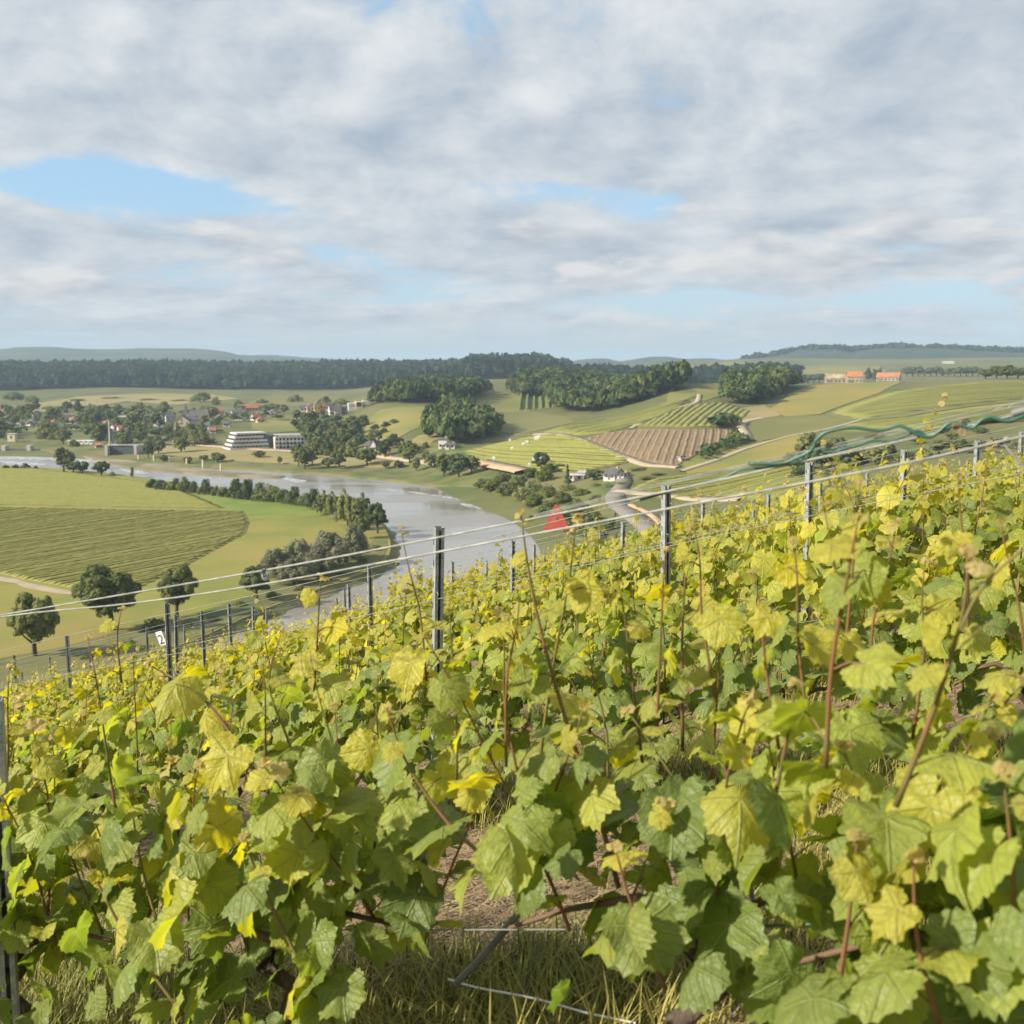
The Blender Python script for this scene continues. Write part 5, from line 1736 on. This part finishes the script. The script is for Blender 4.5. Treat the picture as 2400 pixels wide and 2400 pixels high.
# hose
hA = [(1755, 1087), (1830, 1086), (1865, 1074), (1895, 1060), (1908, 1046), (1915, 1030), (1940, 1012), (1998, 1002), (2060, 1009), (2105, 998), (2130, 1006), (2150, 1018), (2178, 1024), (2200, 1012), (2222, 994), (2245, 990), (2262, 1000), (2280, 1003), (2300, 985), (2322, 978), (2345, 984), (2366, 986), (2400, 975), (2450, 962)]
hB = [(1500, 1172), (1600, 1144), (1690, 1122), (1735, 1102), (1790, 1096), (1850, 1086), (1885, 1078), (1905, 1058), (1950, 1060), (1975, 1052), (2010, 1044), (2045, 1032), (2085, 1034), (2130, 1018), (2150, 1010), (2175, 1020), (2205, 1008), (2230, 1000), (2262, 995), (2290, 993), (2320, 990), (2360, 984), (2420, 972)]
wire([rowpx(x, y, 0, -0.006) for x, y in hA], 0.0034, 'dark green hose looping above the wires of the near row', name='hose', material='hose_green', n=160, seg=8, cat='hose')
wire([rowpx(x, y, 0, 0.006) for x, y in hB], 0.0026, 'dark green hose twisted round the wires of the near row', name='hose', material='hose_green', n=160, seg=8, cat='hose')
wire([rowpx(x, y, 0, -0.004) for x, y in ((2372, 970), (2400, 962), (2480, 942))], 0.0062, 'grey pipe end joining the hose on the wires', name='pipe', material='pipe_grey', cat='pipe', seg=10)
kn = []
for i in range(46):
    a_ = i * 0.62
    kn.append(rowpx(2232 + i * 0.55, 994 + 8.5 * math.sin(a_) - i * 0.05, 0, 0.008 * math.cos(a_)))
wire(kn, 0.0016, 'wire knot tying the hose to the upper wire', name='wire_knot', material='rust', n=140)
wire([rowpx(x, y, 0, -0.004) for x, y in ((2252, 1002), (2250, 1016), (2262, 1020), (2264, 1004))], 0.0016, 'rusty hook hanging from the wire knot', name='wire_hook', material='rust', n=16)
wire([rowpx(x, y, 0, 0.004) for x, y in ((2352, 1030), (2362, 1026), (2366, 1036), (2356, 1040), (2362, 1052), (2380, 1072), (2420, 1118), (2480, 1180))], 0.0019, 'bent wire hooked on the lower stout wire', name='wire_hook', n=60)
wire([rowpx(x, y, 0, 0.0) for x, y in ((2325, 966), (2345, 956), (2360, 958), (2376, 946), (2400, 942), (2440, 930))], 0.0011, 'kinked end of a thin wire', name='wire_end', material='wire_thin', n=30)
kn = [rowpx(618 + 7 * math.sin(i * 0.7) + i * 0.25, 1340 + 9 * math.cos(i * 0.7) + i * 0.6, 0, 0.004 * math.sin(i)) for i in range(24)]
wire(kn, 0.0016, 'wire clip joining the two near wires', name='wire_clip', material='galvanised_old', n=80)

# ------------------------------------------------------------------ vines
# leaf material: colour from the age of the leaf, veins from its own flat coordinates
m = bpy.data.materials.new('vine_leaf')
m.use_nodes = True
MATS['vine_leaf'] = m
t = NT(m.node_tree)
t.n.clear()
out = t.node('ShaderNodeOutputMaterial')
uv = t.node('ShaderNodeUVMap', uv_map='UVMap')
sep = t.node('ShaderNodeSeparateXYZ')
t.l.new(uv.outputs[0], sep.inputs[0])
ux = t.math('MULTIPLY', t.math('SUBTRACT', sep.outputs[0], 0.5), 2.4)
uy = t.math('MULTIPLY', t.math('SUBTRACT', sep.outputs[1], 0.4), 2.4)
ax = t.math('ABSOLUTE', ux)


def vein(deg):
    s, c = math.sin(math.radians(deg)), math.cos(math.radians(deg))
    perp = t.math('ABSOLUTE', t.math('SUBTRACT', t.math('MULTIPLY', ax, c), t.math('MULTIPLY', uy, s)))
    along = t.math('ADD', t.math('MULTIPLY', ax, s), t.math('MULTIPLY', uy, c))
    return t.math('ADD', perp, t.ss(along, 0.0, -0.03, 0.0, 1.0))


dv = t.math('MINIMUM', t.math('MINIMUM', vein(0), vein(50)), vein(104))
v_main = t.ss(dv, 0.034, 0.008)
wob = t.math('MULTIPLY', t.math('SUBTRACT', t.noise(uv.outputs[0], 3.5, 2), 0.5), 0.35)
w1 = t.math('ABSOLUTE', t.math('SINE', t.math('MULTIPLY', t.math('ADD', wob, t.math('SUBTRACT', uy, t.math('MULTIPLY', ax, 0.85))), 13.0)))
v_sec = t.ss(w1, 0.26, 0.0)
att = t.node('ShaderNodeAttribute', attribute_name='tint')
tint = att.outputs['Fac']
oi = t.node('ShaderNodeObjectInfo')
geo = t.node('ShaderNodeNewGeometry')
rnd = t.math('SUBTRACT', oi.outputs['Random'], 0.5)
isl = t.math('SUBTRACT', geo.outputs['Random Per Island'], 0.5)
tn = t.math('ADD', tint, t.math('MULTIPLY', rnd, 0.22))
blot = t.noise(uv.outputs[0], 5.0, 4)
tn = t.math('ADD', tn, t.math('MULTIPLY', t.math('SUBTRACT', blot, 0.5), 0.35))
green = (0.128, 0.190, 0.024)
mid = (0.275, 0.308, 0.030)
yel = (0.455, 0.395, 0.026)
pale = (0.52, 0.39, 0.17)
c = t.mix(t.ss(tn, 0.0, 0.45), green, mid)
c = t.mix(t.ss(tn, 0.45, 0.92), c, yel)
c = t.mix(t.ss(tn, 1.02, 1.25), c, pale)
hs = t.node('ShaderNodeHueSaturation')
t.l.new(c, hs.inputs['Color'])
t.put(hs.inputs['Value'], t.math('ADD', 1.0, t.math('ADD', t.math('MULTIPLY', rnd, 0.35), t.math('MULTIPLY', isl, 0.35))))
c = hs.outputs[0]
spot = t.ss(t.noise(geo.outputs['Position'], 55.0, 3), 0.70, 0.76)
c = t.mix(t.math('MULTIPLY', spot, 0.7), c, (0.20, 0.11, 0.035))
vc = t.mix(0.55, c, (0.36, 0.36, 0.12))
c2 = t.mix(t.math('MULTIPLY', v_main, 0.75), c, vc)
c2 = t.mix(t.math('MULTIPLY', v_sec, 0.16), c2, vc)
# underside is paler and greyer
under = t.mix(0.35, c2, (0.22, 0.25, 0.10))
c3 = t.mix(geo.outputs['Backfacing'], c2, under)
puck = t.math('ADD', t.math('MULTIPLY', v_main, -1.0), t.math('MULTIPLY', v_sec, -0.45))
puck = t.math('ADD', puck, t.math('MULTIPLY', t.noise(uv.outputs[0], 11.0, 3), 1.5))
bp = t.node('ShaderNodeBump')
bp.inputs['Strength'].default_value = 0.55
bp.inputs['Distance'].default_value = 0.010
t.l.new(puck, bp.inputs['Height'])
pb = t.node('ShaderNodeBsdfPrincipled')
t.l.new(c3, pb.inputs['Base Color'])
pb.inputs['Roughness'].default_value = 0.44
pb.inputs['Specular IOR Level'].default_value = 0.36
t.l.new(bp.outputs[0], pb.inputs['Normal'])
tr = t.node('ShaderNodeBsdfTranslucent')
tcol = t.node('ShaderNodeHueSaturation')
tcol.inputs['Saturation'].default_value = 1.05
tcol.inputs['Value'].default_value = 1.75
tcol.inputs['Hue'].default_value = 0.503
t.l.new(c2, tcol.inputs['Color'])
t.l.new(tcol.outputs[0], tr.inputs[0])
mx = t.node('ShaderNodeMixShader')
mx.inputs[0].default_value = 0.44
t.l.new(pb.outputs[0], mx.inputs[1])
t.l.new(tr.outputs[0], mx.inputs[2])
t.l.new(mx.outputs[0], out.inputs[0])

noisy('shoot_red', (0.175, 0.080, 0.036), (0.130, 0.100, 0.030), 7.0, 0.5, spec=0.4, lo=0.4, hi=0.6)
noisy('shoot_green', (0.165, 0.150, 0.035), (0.120, 0.075, 0.028), 5.0, 0.5, spec=0.4)
noisy('vine_bark', (0.050, 0.036, 0.026), (0.105, 0.080, 0.058), 30.0, 0.95, bump=0.8, bscale=40, stretch=(1, 1, 0.25))
noisy('cane_brown', (0.135, 0.085, 0.050), (0.090, 0.060, 0.038), 20.0, 0.8)


def leaf_outline(npts, rng, teeth=True):
    key_a = [0, 22, 50, 76, 104, 132, 158, 172, 180]
    key_r = [1.0, 0.76, 0.90, 0.66, 0.76, 0.64, 0.58, 0.42, 0.10]
    key_r = [r * rng.uniform(0.88, 1.12) for r in key_r]
    lob = rng.uniform(0.35, 1.15)
    asym = rng.uniform(-0.10, 0.10)
    for i in (1, 3):
        key_r[i] = 0.88 - (0.88 - key_r[i]) * lob
    P = []
    for i in range(npts):
        a = -178 + 356 * i / (npts - 1)
        r = float(np.interp(abs(a), key_a, key_r))
        r *= 1 + asym * math.sin(math.radians(a))
        if teeth:
            r *= 1.0 + (0.05 if i % 2 else -0.04) * rng.uniform(0.5, 1.4)
        P.append((math.sin(math.radians(a)) * r, math.cos(math.radians(a)) * r))
    return P


def leaf_geom(level, rng):
    """flat leaf round its stalk, tip along +y, bent into shape; returns V, F, UV"""
    npts = {0: 47, 1: 19, 2: 9}[level]
    P = leaf_outline(npts, rng, level == 0)
    V = [(0.0, 0.0)]
    F = []
    if level == 0:
        for f_ in (0.34, 0.70):
            V += [(x * f_, y * f_) for x, y in P]
        V += P
        n = npts
        for i in range(n - 1):
            F.append((0, 1 + i, 2 + i))
            for k in range(2):
                a, b_ = 1 + k * n + i, 1 + (k + 1) * n + i
                F.append((a, b_, b_ + 1))
                F.append((a, b_ + 1, a + 1))
    else:
        V += P
        for i in range(npts - 1):
            F.append((0, 1 + i, 2 + i))
    V = np.array(V)
    fold = rng.uniform(-0.45, 0.60)
    droop = rng.uniform(0.15, 0.85)
    curl = rng.uniform(-0.16, 0.30)
    ph = rng.uniform(0, 6.28)
    x, y = V[:, 0], V[:, 1]
    r = np.hypot(x, y)
    ang = np.arctan2(x, y)
    z = fold * np.abs(x) * 0.75 - droop * r ** 2 * 0.6 * np.where(y > 0, 1, 0.6) + rng.uniform(0.06, 0.20) * r * np.sin(ang * rng.choice((3, 4, 5)) + ph) * np.clip(r, 0, 1) - curl * np.abs(x) ** 2
    z += 0.045 * np.sin(x * 9 + ph) * np.sin(y * 8) * (r > 0.2)
    x = x * (1 - 0.16 * abs(fold))
    W3 = np.column_stack([x, y, z])
    UV = np.column_stack([V[:, 0] / 2.4 + 0.5, V[:, 1] / 2.4 + 0.4])
    return W3, np.array(F), UV


def finish_leaf_mesh(me, F, UV, tint):
    lay = me.uv_layers.new(name='UVMap')
    lay.data.foreach_set('uv', UV[F.ravel()].astype(np.float32).ravel())
    at_ = me.attributes.new('tint', 'FLOAT', 'POINT')
    at_.data.foreach_set('value', np.asarray(tint, np.float32))
    me.polygons.foreach_set('use_smooth', np.ones(len(me.polygons), dtype=bool))


lr = random.Random(21)
LG0 = [leaf_geom(0, lr) for _ in range(16)]
LG1 = [leaf_geom(1, lr) for _ in range(9)]
LG2 = [leaf_geom(2, lr) for _ in range(7)]
TINTS = [0.0, 0.14, 0.28, 0.42, 0.58, 0.75, 0.95, 1.2]
LEAF_ME = {}
for gi, (V_, F_, U_) in enumerate(LG0):
    for ti, tv in enumerate(TINTS):
        me = mesh_np('leaf', V_, F_, 'vine_leaf')
        finish_leaf_mesh(me, F_, U_, np.full(len(V_), tv))
        LEAF_ME[gi, ti] = me

SUNV = SUN_DIR


def leaf_matrix(o, outdir, size, rng, tipup=False, near=False):
    """stand of a leaf: blade turned to light, tip hanging outwards"""
    nrm = Vector((0, 0, 0.55)) + SUNV * 0.55 + outdir * 0.42 + Vector((rng.gauss(0, 0.58), rng.gauss(0, 0.58), rng.gauss(0, 0.42)))
    nrm.normalize()
    tip = outdir * rng.uniform(0.3, 1.0) + Vector((rng.gauss(0, 0.4), rng.gauss(0, 0.4), (0.9 if tipup else -0.75) + rng.gauss(0, 0.3)))
    tip = tip - nrm * tip.dot(nrm)
    if tip.length < 1e-3:
        tip = nrm.orthogonal()
    tip.normalize()
    side = tip.cross(nrm)
    M = Matrix(((side.x, tip.x, nrm.x, o.x), (side.y, tip.y, nrm.y, o.y), (side.z, tip.z, nrm.z, o.z), (0, 0, 0, 1)))
    return M @ Matrix.Scale(size, 4)


def shoot_path(base, dirv, length, rng, n=9, bend=0.25):
    p = base.copy()
    d = dirv.normalized()
    pts = [p.copy()]
    w = Vector((rng.gauss(0, bend), rng.gauss(0, bend), 0.05))
    for i in range(n):
        d = (d + w * 0.12 + Vector((rng.gauss(0, 0.05), rng.gauss(0, 0.05), 0.02))).normalized()
        p = p + d * (length / n)
        pts.append(p.copy())
    return pts


def leaves_on(pts, rng, big=0.088, mb=None, rad=0.003, first=0.06, tipscale=0.2, density=1.0, young=0.0):
    """leaf stands along a shoot; petioles go into mb. returns [(matrix, tint)]"""
    L = [0]
    for i in range(1, len(pts)):
        L.append(L[-1] + (pts[i] - pts[i - 1]).length)
    tot = L[-1]
    out_ = []
    s = first * tot
    side = rng.choice((-1, 1))
    base_az = rng.uniform(0, math.pi)
    while s < tot * 0.985:
        k = max(i for i in range(len(L)) if L[i] <= s)
        k = min(k, len(pts) - 2)
        u = (s - L[k]) / max(1e-6, L[k + 1] - L[k])
        p = pts[k].lerp(pts[k + 1], u)
        f = s / tot
        size = big * rng.uniform(0.55, 1.22) * (1.0 if f < 0.5 else 1.0 + (tipscale - 1.0) * ((f - 0.5) / 0.5) ** 1.3)
        az = base_az + (0 if side > 0 else math.pi) + rng.gauss(0, 0.55)
        side = -side
        od = Vector((math.cos(az), math.sin(az), 0))
        pl = size * rng.uniform(0.6, 1.0)
        o = p + od * pl * 0.85 + Vector((0, 0, pl * rng.uniform(0.1, 0.6)))
        if mb is not None:
            mb.tube([p, p.lerp(o, 0.55) + Vector((0, 0, pl * 0.12)), o], [rad * 0.42, rad * 0.36, rad * 0.32], 4, False)
        tint = max(0.0, 0.24 + young + 0.85 * max(0, f - 0.35) / 0.65 + rng.gauss(0, 0.20))
        if f > 0.94:
            tint = 1.2
        else:
            tint = min(0.95, tint + (0.35 if rng.random() < 0.12 else 0))
        out_.append((leaf_matrix(o, od, size, rng, tipup=f > 0.93), min(tint, 1.25)))
        s += (0.075 * rng.uniform(0.75, 1.25) * (1.0 if f < 0.75 else 0.55)) / density
    # tuft
    for q in range(4):
        od = Vector((math.cos(q * 1.6), math.sin(q * 1.6), 0))
        out_.append((leaf_matrix(pts[-1] + od * 0.006, od, big * 0.14 * rng.uniform(0.7, 1.4), rng, tipup=True), 1.25))
    return out_


def vine_plan(rng, n_shoot=9, hmax=0.72, extra=55, big=0.088, spread=0.48, hcane=0.46, tall=0.18):
    """one vine in its own frame (x along the row, y across): shoots, canopy leaves"""
    shoots, leaves, tubes = [], [], []
    for i in range(n_shoot):
        x0 = -spread + 2 * spread * (i + 0.5) / n_shoot + rng.gauss(0, 0.04)
        L_ = hmax * rng.uniform(0.6, 1.1) * (1.32 if rng.random() < tall else 1)
        pts = shoot_path(Vector((x0, rng.gauss(0, 0.03), hcane + rng.gauss(0, 0.03))), Vector((rng.gauss(0, 0.30), rng.gauss(0, 0.24), 1)), L_, rng)
        shoots.append(pts)
    for i in range(extra):
        x0 = rng.uniform(-spread, spread)
        z0 = hcane + rng.uniform(-0.16, 0.50) * (hmax / 0.72)
        y0 = rng.gauss(0, 0.15)
        az = math.copysign(math.pi / 2, y0) + rng.gauss(0, 0.7)
        od = Vector((math.cos(az), math.sin(az), 0))
        leaves.append((Vector((x0, y0, z0)), od, big * rng.uniform(0.45, 1.15), max(0.0, rng.gauss(0.22 + 0.35 * max(0, z0 - 0.6), 0.18))))
    return shoots, leaves


def trunk_mesh(rng, h=0.46, seg=8):
    mb = MB()
    pts = [Vector((rng.gauss(0, 0.02), rng.gauss(0, 0.02), -0.1))]
    for i in range(6):
        pts.append(Vector((rng.gauss(0, 0.022), rng.gauss(0, 0.018), h * (i + 1) / 6)))
    mb.tube(pts, [0.032, 0.027, 0.023, 0.025, 0.021, 0.024, 0.028], seg)
    return mb


def cane_mesh(rng, spread, h):
    mb = MB()
    mb.tube([Vector((0, 0, h - 0.03)), Vector((spread * 0.3, 0.02, h + 0.05)), Vector((spread * 0.7, 0, h + 0.02)), Vector((spread, -0.01, h - 0.02))], [0.011, 0.009, 0.007, 0.005], 6)
    mb.tube([Vector((0, 0, h - 0.03)), Vector((-spread * 0.4, -0.01, h + 0.04)), Vector((-spread * 0.9, 0.01, h))], [0.011, 0.008, 0.005], 6)
    return mb


ROW_ANG = math.atan2(RD.y, RD.x)
ROWTILT = math.atan((GX * RD.x + GY * RD.y))


def vine_frame(k, s):
    """frame of a vine: x along the row following the slope"""
    p = row_pt(k, s)
    X = (RD + Vector((0, 0, GX * RD.x + GY * RD.y))).normalized()
    Z = Vector((0, 0, 1))
    Yv = Z.cross(RD).normalized()
    return Matrix(((X.x, Yv.x, 0, p.x), (X.y, Yv.y, 0, p.y), (X.z, Yv.z, 1, p.z), (0, 0, 0, 1)))


def place_leaf(parent, M, tint, rng):
    ti = min(range(len(TINTS)), key=lambda q: abs(TINTS[q] - tint))
    o = bpy.data.objects.new('leaf', LEAF_ME[rng.randrange(len(LG0)), ti])
    COL.objects.link(o)
    o.parent = parent
    o.matrix_local = M
    return o


def hi_vine(k, s, label, group, seed, hero=(), shift=0.0, **kw):
    """a close vine: every leaf an object of its own"""
    rng = random.Random(seed)
    Mf = vine_frame(k, s)
    if shift:
        q = Mf.translation - RN * shift
        Mf.translation = Vector((q.x, q.y, near_g(q.x, q.y)))
    root = add('grapevine', None, loc=Mf.translation, label=label, cat='vine', group=group)
    R = Mf.to_3x3()
    shoots, lv = vine_plan(rng, **kw)
    tm_ = trunk_mesh(rng)
    tm_.build('trunk', 'vine_bark', root, True)
    cm = cane_mesh(rng, 0.46, 0.46)
    cm.v = [tuple(R @ Vector(q)) for q in cm.v]
    cm.build('cane', 'cane_brown', root, True)
    stands = []
    for hp in hero:
        W_ = [Vector(q) - Mf.translation for q in spline(hp['pts'], 12)]
        mb = MB()
        r0 = hp.get('r', 0.0050)
        mb.tube(W_, [r0 * (1 - 0.72 * i / (len(W_) - 1)) for i in range(len(W_))], 7)
        stands += leaves_on(W_, rng, hp.get('big', 0.082), mb, 0.0046, first=hp.get('first', 0.1), density=hp.get('dens', 0.75), young=hp.get('young', 0.12))
        if hp.get('tendril'):
            q = W_[len(W_) // 2]
            mb.tube(spline([q, q + Vector((0.04, -0.02, 0.05)), q + Vector((0.09, -0.02, 0.03)), q + Vector((0.11, 0, 0.09))], 10), [0.0012] * 11, 4)
        mb.build('shoot', hp.get('mat', 'shoot_red'), root, True)
    for pts in shoots:
        W_ = [R @ q for q in pts]
        mb = MB()
        mb.tube(W_, [0.0046 - 0.0032 * i / (len(W_) - 1) for i in range(len(W_))], 6)
        stands += leaves_on(W_, rng, kw.get('big', 0.088), mb, 0.0042)
        mb.build('shoot', rng.choice(['shoot_red', 'shoot_green', 'shoot_green']), root, True)
    for o, od, size, tn_ in lv:
        stands.append((leaf_matrix(R @ o, R @ od, size, rng), tn_))
    # the largest are leaves of their own, the small remainder is one part
    stands.sort(key=lambda q: -q[0].to_scale().x)
    for M, tn_ in stands[:295]:
        place_leaf(root, M, tn_, rng)
    if len(stands) > 295:
        add('foliage', join_leaves(stands[295:], LG0, rng), root, kind='stuff')
    return root


def join_leaves(stands, geoms, rng):
    Vs, Fs, Us, Ts = [], [], [], []
    n = 0
    for M, tn_ in stands:
        V_, F_, U_ = geoms[rng.randrange(len(geoms))]
        A = np.array(M)
        Vs.append(V_ @ A[:3, :3].T + A[:3, 3])
        Fs.append(F_ + n)
        Us.append(U_)
        Ts.append(np.full(len(V_), tn_))
        n += len(V_)
    V = np.concatenate(Vs)
    F = np.concatenate(Fs)
    me = mesh_np('foliage', V, F, 'vine_leaf')
    finish_leaf_mesh(me, F, np.concatenate(Us), np.concatenate(Ts))
    return me


TILT = np.array(vine_frame(3, 0))
TILT3 = Matrix([list(r_[:3]) for r_ in TILT[:3]])


def vine_meshes(seed, geoms, **kw):
    rng = random.Random(seed)
    shoots, lv = vine_plan(rng, **kw)
    mb = MB()
    st = []
    young = 0.18
    for pts in shoots:
        W_ = [TILT3 @ q for q in pts]
        mb.tube(W_[::2], [0.0048 - 0.0030 * i / (len(W_[::2]) - 1) for i in range(len(W_[::2]))], 4)
        st += leaves_on(W_, rng, kw.get('big', 0.088), mb if geoms is LG1 else None, young=young)
    for o, od, size, tn_ in lv:
        st.append((leaf_matrix(TILT3 @ o, TILT3 @ od, size, rng), tn_ + young))
    fol = join_leaves(st, geoms, rng)
    return fol, mb.mesh('shoots', 'shoot_red', True), trunk_mesh(rng, seg=6).mesh('trunk', 'vine_bark', True)


MID = [vine_meshes(500 + i, LG1, n_shoot=11, extra=120, big=0.086, hmax=0.78, tall=0.34) for i in range(8)]
FAR = [vine_meshes(600 + i, LG2, n_shoot=11, extra=110, big=0.090, hmax=0.78, tall=0.3) for i in range(6)]


def vine_copy(k, s, lib, label, group, rng):
    p = row_pt(k, s)
    r = add('grapevine', None, loc=p, label=label, cat='vine', group=group)
    fol, sh, tk = lib[rng.randrange(len(lib))]
    fl = add('foliage', fol, r, kind='stuff')
    add('shoots', sh, r, kind='stuff')
    add('trunk', tk, r)
    sc = rng.uniform(0.9, 1.1)
    a = p.x / p.y
    zs = float(np.interp(a, [-0.47, -0.20, -0.08, 0.25, 0.47], [0.86, 0.84, 1.0, 1.03, 0.98]))
    r.scale = (sc, sc, sc * zs * rng.uniform(0.94, 1.08))
    return r


def H(pts, k=0, off=0.0, **kw):
    return dict(pts=[rowpx(x, y, k, off) for x, y in pts], **kw)


HERO_SHOOTS = [
    H([(1450, 2080), (1400, 1900), (1330, 1700), (1268, 1480), (1238, 1330), (1220, 1200)], r=0.0060, first=0.25, dens=0.6, tendril=True),
    H([(1255, 1860), (1290, 1600), (1335, 1350), (1350, 1212)], off=0.12, r=0.0044, dens=0.6, mat='shoot_green'),
    H([(1600, 1760), (1598, 1560), (1603, 1400), (1618, 1240)], off=0.25, r=0.0046, dens=0.6),
    H([(2100, 1890), (2190, 1660), (2258, 1430), (2268, 1290)], off=-0.42, r=0.0050, dens=0.45, young=0.4, big=0.07, tendril=True),
    H([(2225, 1530), (2300, 1380), (2400, 1285), (2470, 1230)], off=-0.42, r=0.0030, dens=0.4, young=0.4, big=0.06, mat='shoot_green'),
    H([(1935, 1800), (1950, 1560), (1990, 1330), (2012, 1215)], off=-0.35, r=0.0046, dens=0.5, young=0.35, big=0.085),
    H([(1968, 1400), (1950, 1290), (1930, 1180)], off=-0.30, r=0.0026, dens=0.4, young=0.3, big=0.05, mat='shoot_green'),
    H([(600, 1810), (480, 1640), (345, 1555)], off=-0.1, r=0.0048, dens=0.8),
    H([(740, 1900), (670, 1720), (630, 1600), (660, 1480)], off=0.05, r=0.0042, mat='shoot_green'),
    H([(1250, 2085), (1080, 1960), (960, 1800), (905, 1660)], off=-0.12, r=0.0056, dens=0.6),
    H([(430, 2380), (300, 2200), (225, 2060), (200, 2000)], off=-0.2, r=0.0052, dens=0.7),
    H([(780, 2400), (660, 2170), (600, 2040), (575, 1960)], off=-0.2, r=0.0050, dens=0.7, mat='shoot_green'),
    H([(1000, 1600), (985, 1440), (960, 1340), (938, 1235)], off=0.3, r=0.0034, dens=0.7, young=0.35, big=0.06),
    H([(735, 1640), (745, 1470), (752, 1345)], off=0.3, r=0.0036, dens=0.9, young=0.5, big=0.06),
    H([(285, 1600), (275, 1500), (284, 1425)], off=0.25, r=0.0034, dens=0.9, young=0.5, big=0.055),
    H([(1810, 1900), (1850, 1700), (1865, 1600)], off=-0.3, r=0.0040, dens=0.7, big=0.09),
    H([(2380, 2300), (2370, 2000), (2350, 1800)], off=-0.45, r=0.0050, dens=0.9, big=0.095),
    H([(1560, 2320), (1480, 2120), (1440, 1980)], off=-0.25, r=0.0050, dens=0.8, big=0.095),
    H([(1960, 2350), (1990, 2150), (2010, 1960)], off=-0.4, r=0.0050, dens=0.9, big=0.10),
    H([(2200, 2400), (2150, 2200), (2140, 2000)], off=-0.5, r=0.0050, dens=0.9, big=0.09),
]
vr = random.Random(99)
sk = random.Random(31)
for q in range(26):
    px_ = 60 + q * 92 + sk.uniform(-40, 40)
    top = float(np.interp(px_, [0, 560, 1100, 1500, 2000, 2400], [1600, 1490, 1360, 1270, 1180, 1120])) + sk.uniform(-70, 230)
    dx = sk.uniform(-70, 70)
    HERO_SHOOTS.append(H([(px_ + dx, top + 420), (px_ + dx * 0.6 + sk.uniform(-18, 18), top + 230), (px_ + dx * 0.2, top + 90), (px_ - dx * 0.1, top)], off=sk.uniform(-0.1, 0.35), r=0.0036, dens=sk.uniform(0.55, 0.85), young=0.3, big=sk.uniform(0.045, 0.07),
                         mat=sk.choice(['shoot_red', 'shoot_red', 'shoot_green'])))
# near row: vines along it
row0 = [2.62, 1.66, 0.58, -0.08, -0.85]
hv = {i: [] for i in range(len(row0))}
for h_ in HERO_SHOOTS:
    q = h_['pts'][0]
    s_ = q.x * RD.x + q.y * RD.y
    i = min(range(len(row0)), key=lambda j: abs(row0[j] - s_) + 0.12 * len(hv[j]))
    hv[i].append(h_)
R0_LABEL = ['leafy vine of the near row around the dark edge post', 'broad-leaved vine of the near row next to the edge post', 'vine of the near row with long red shoots reaching the wires',
            'large-leaved blurred vine of the near row beside the plastic stake', 'large-leaved blurred vine of the near row with upright orange shoots']
for i, s_ in enumerate(row0):
    hi_vine(0, s_, R0_LABEL[i], 'vines of the near row', 40 + i, hv[i], shift=[0, 0, 0, 0.22, 0.42][i], n_shoot=[9, 9, 8, 7, 7][i], hmax=[0.66, 0.66, 0.56, 0.46, 0.46][i], extra=[125, 130, 75, 110, 110][i], spread=[0.48, 0.48, 0.42, 0.46, 0.46][i], big=[0.088, 0.090, 0.090, 0.094, 0.096][i], tall=0.1)
for i, s_ in enumerate(np.arange(-0.9, 6.6, 0.93)):
    hi_vine(1, float(s_), 'leafy vine of the second row behind the straw aisle', 'vines of the second row', 70 + i, n_shoot=9, hmax=0.66, extra=110, big=0.084, tall=0.28)
for k in range(2, 12):
    d = D0 + DR * k
    s_ = -0.12 * d - 0.6
    while s_ < 1.32 * d + 0.8:
        lb, gp = ('leafy vine of the %s row' % ROWNAME[k], 'vines of the %s row' % ROWNAME[k]) if k < 6 else ('yellow-green vine in a far row of the slope', 'vines of the far rows')
        vine_copy(k, s_, MID if k < 7 else FAR, lb, gp, vr)
        s_ += vr.uniform(0.88, 1.0)
# rows beyond: one mass
st = []
rngf = random.Random(5)
for k in range(12, 20):
    d = D0 + DR * k
    s_ = -0.16 * d - 1
    while s_ < 1.34 * d + 1:
        p = row_pt(k, s_)
        for q in range(20):
            o = p + RD * rngf.uniform(-0.3, 0.3) + RN * rngf.gauss(0, 0.16) + Vector((0, 0, rngf.uniform(0.35, 1.25)))
            az = rngf.uniform(0, 6.28)
            st.append((leaf_matrix(o, Vector((math.cos(az), math.sin(az), 0)), 0.17 * rngf.uniform(0.6, 1.2), rngf), max(0.1, rngf.gauss(0.60, 0.2))))
        s_ += 0.5
me = join_leaves(st, LG2, rngf)
me.name = 'vine_rows'
add('vine_rows', me, label='far end of the vine slope, rows merged into yellow-green foliage', cat='vineyard', kind='stuff')

# ------------------------------------------------------------------ haze
hz = bpy.data.materials.new('haze')
hz.use_nodes = True
t = NT(hz.node_tree)
t.n.clear()
o_ = t.node('ShaderNodeOutputMaterial')
pv = t.node('ShaderNodeVolumePrincipled')
pv.inputs['Color'].default_value = (0.50, 0.64, 0.78, 1)
pv.inputs['Density'].default_value = 1.25e-4
t.l.new(pv.outputs[0], o_.inputs['Volume'])
MATS['haze'] = hz
MB().box(-12500, 12500, -200, 20500, -12, 190).build('haze', 'haze', label='thin blue haze over the valley', kind='stuff')
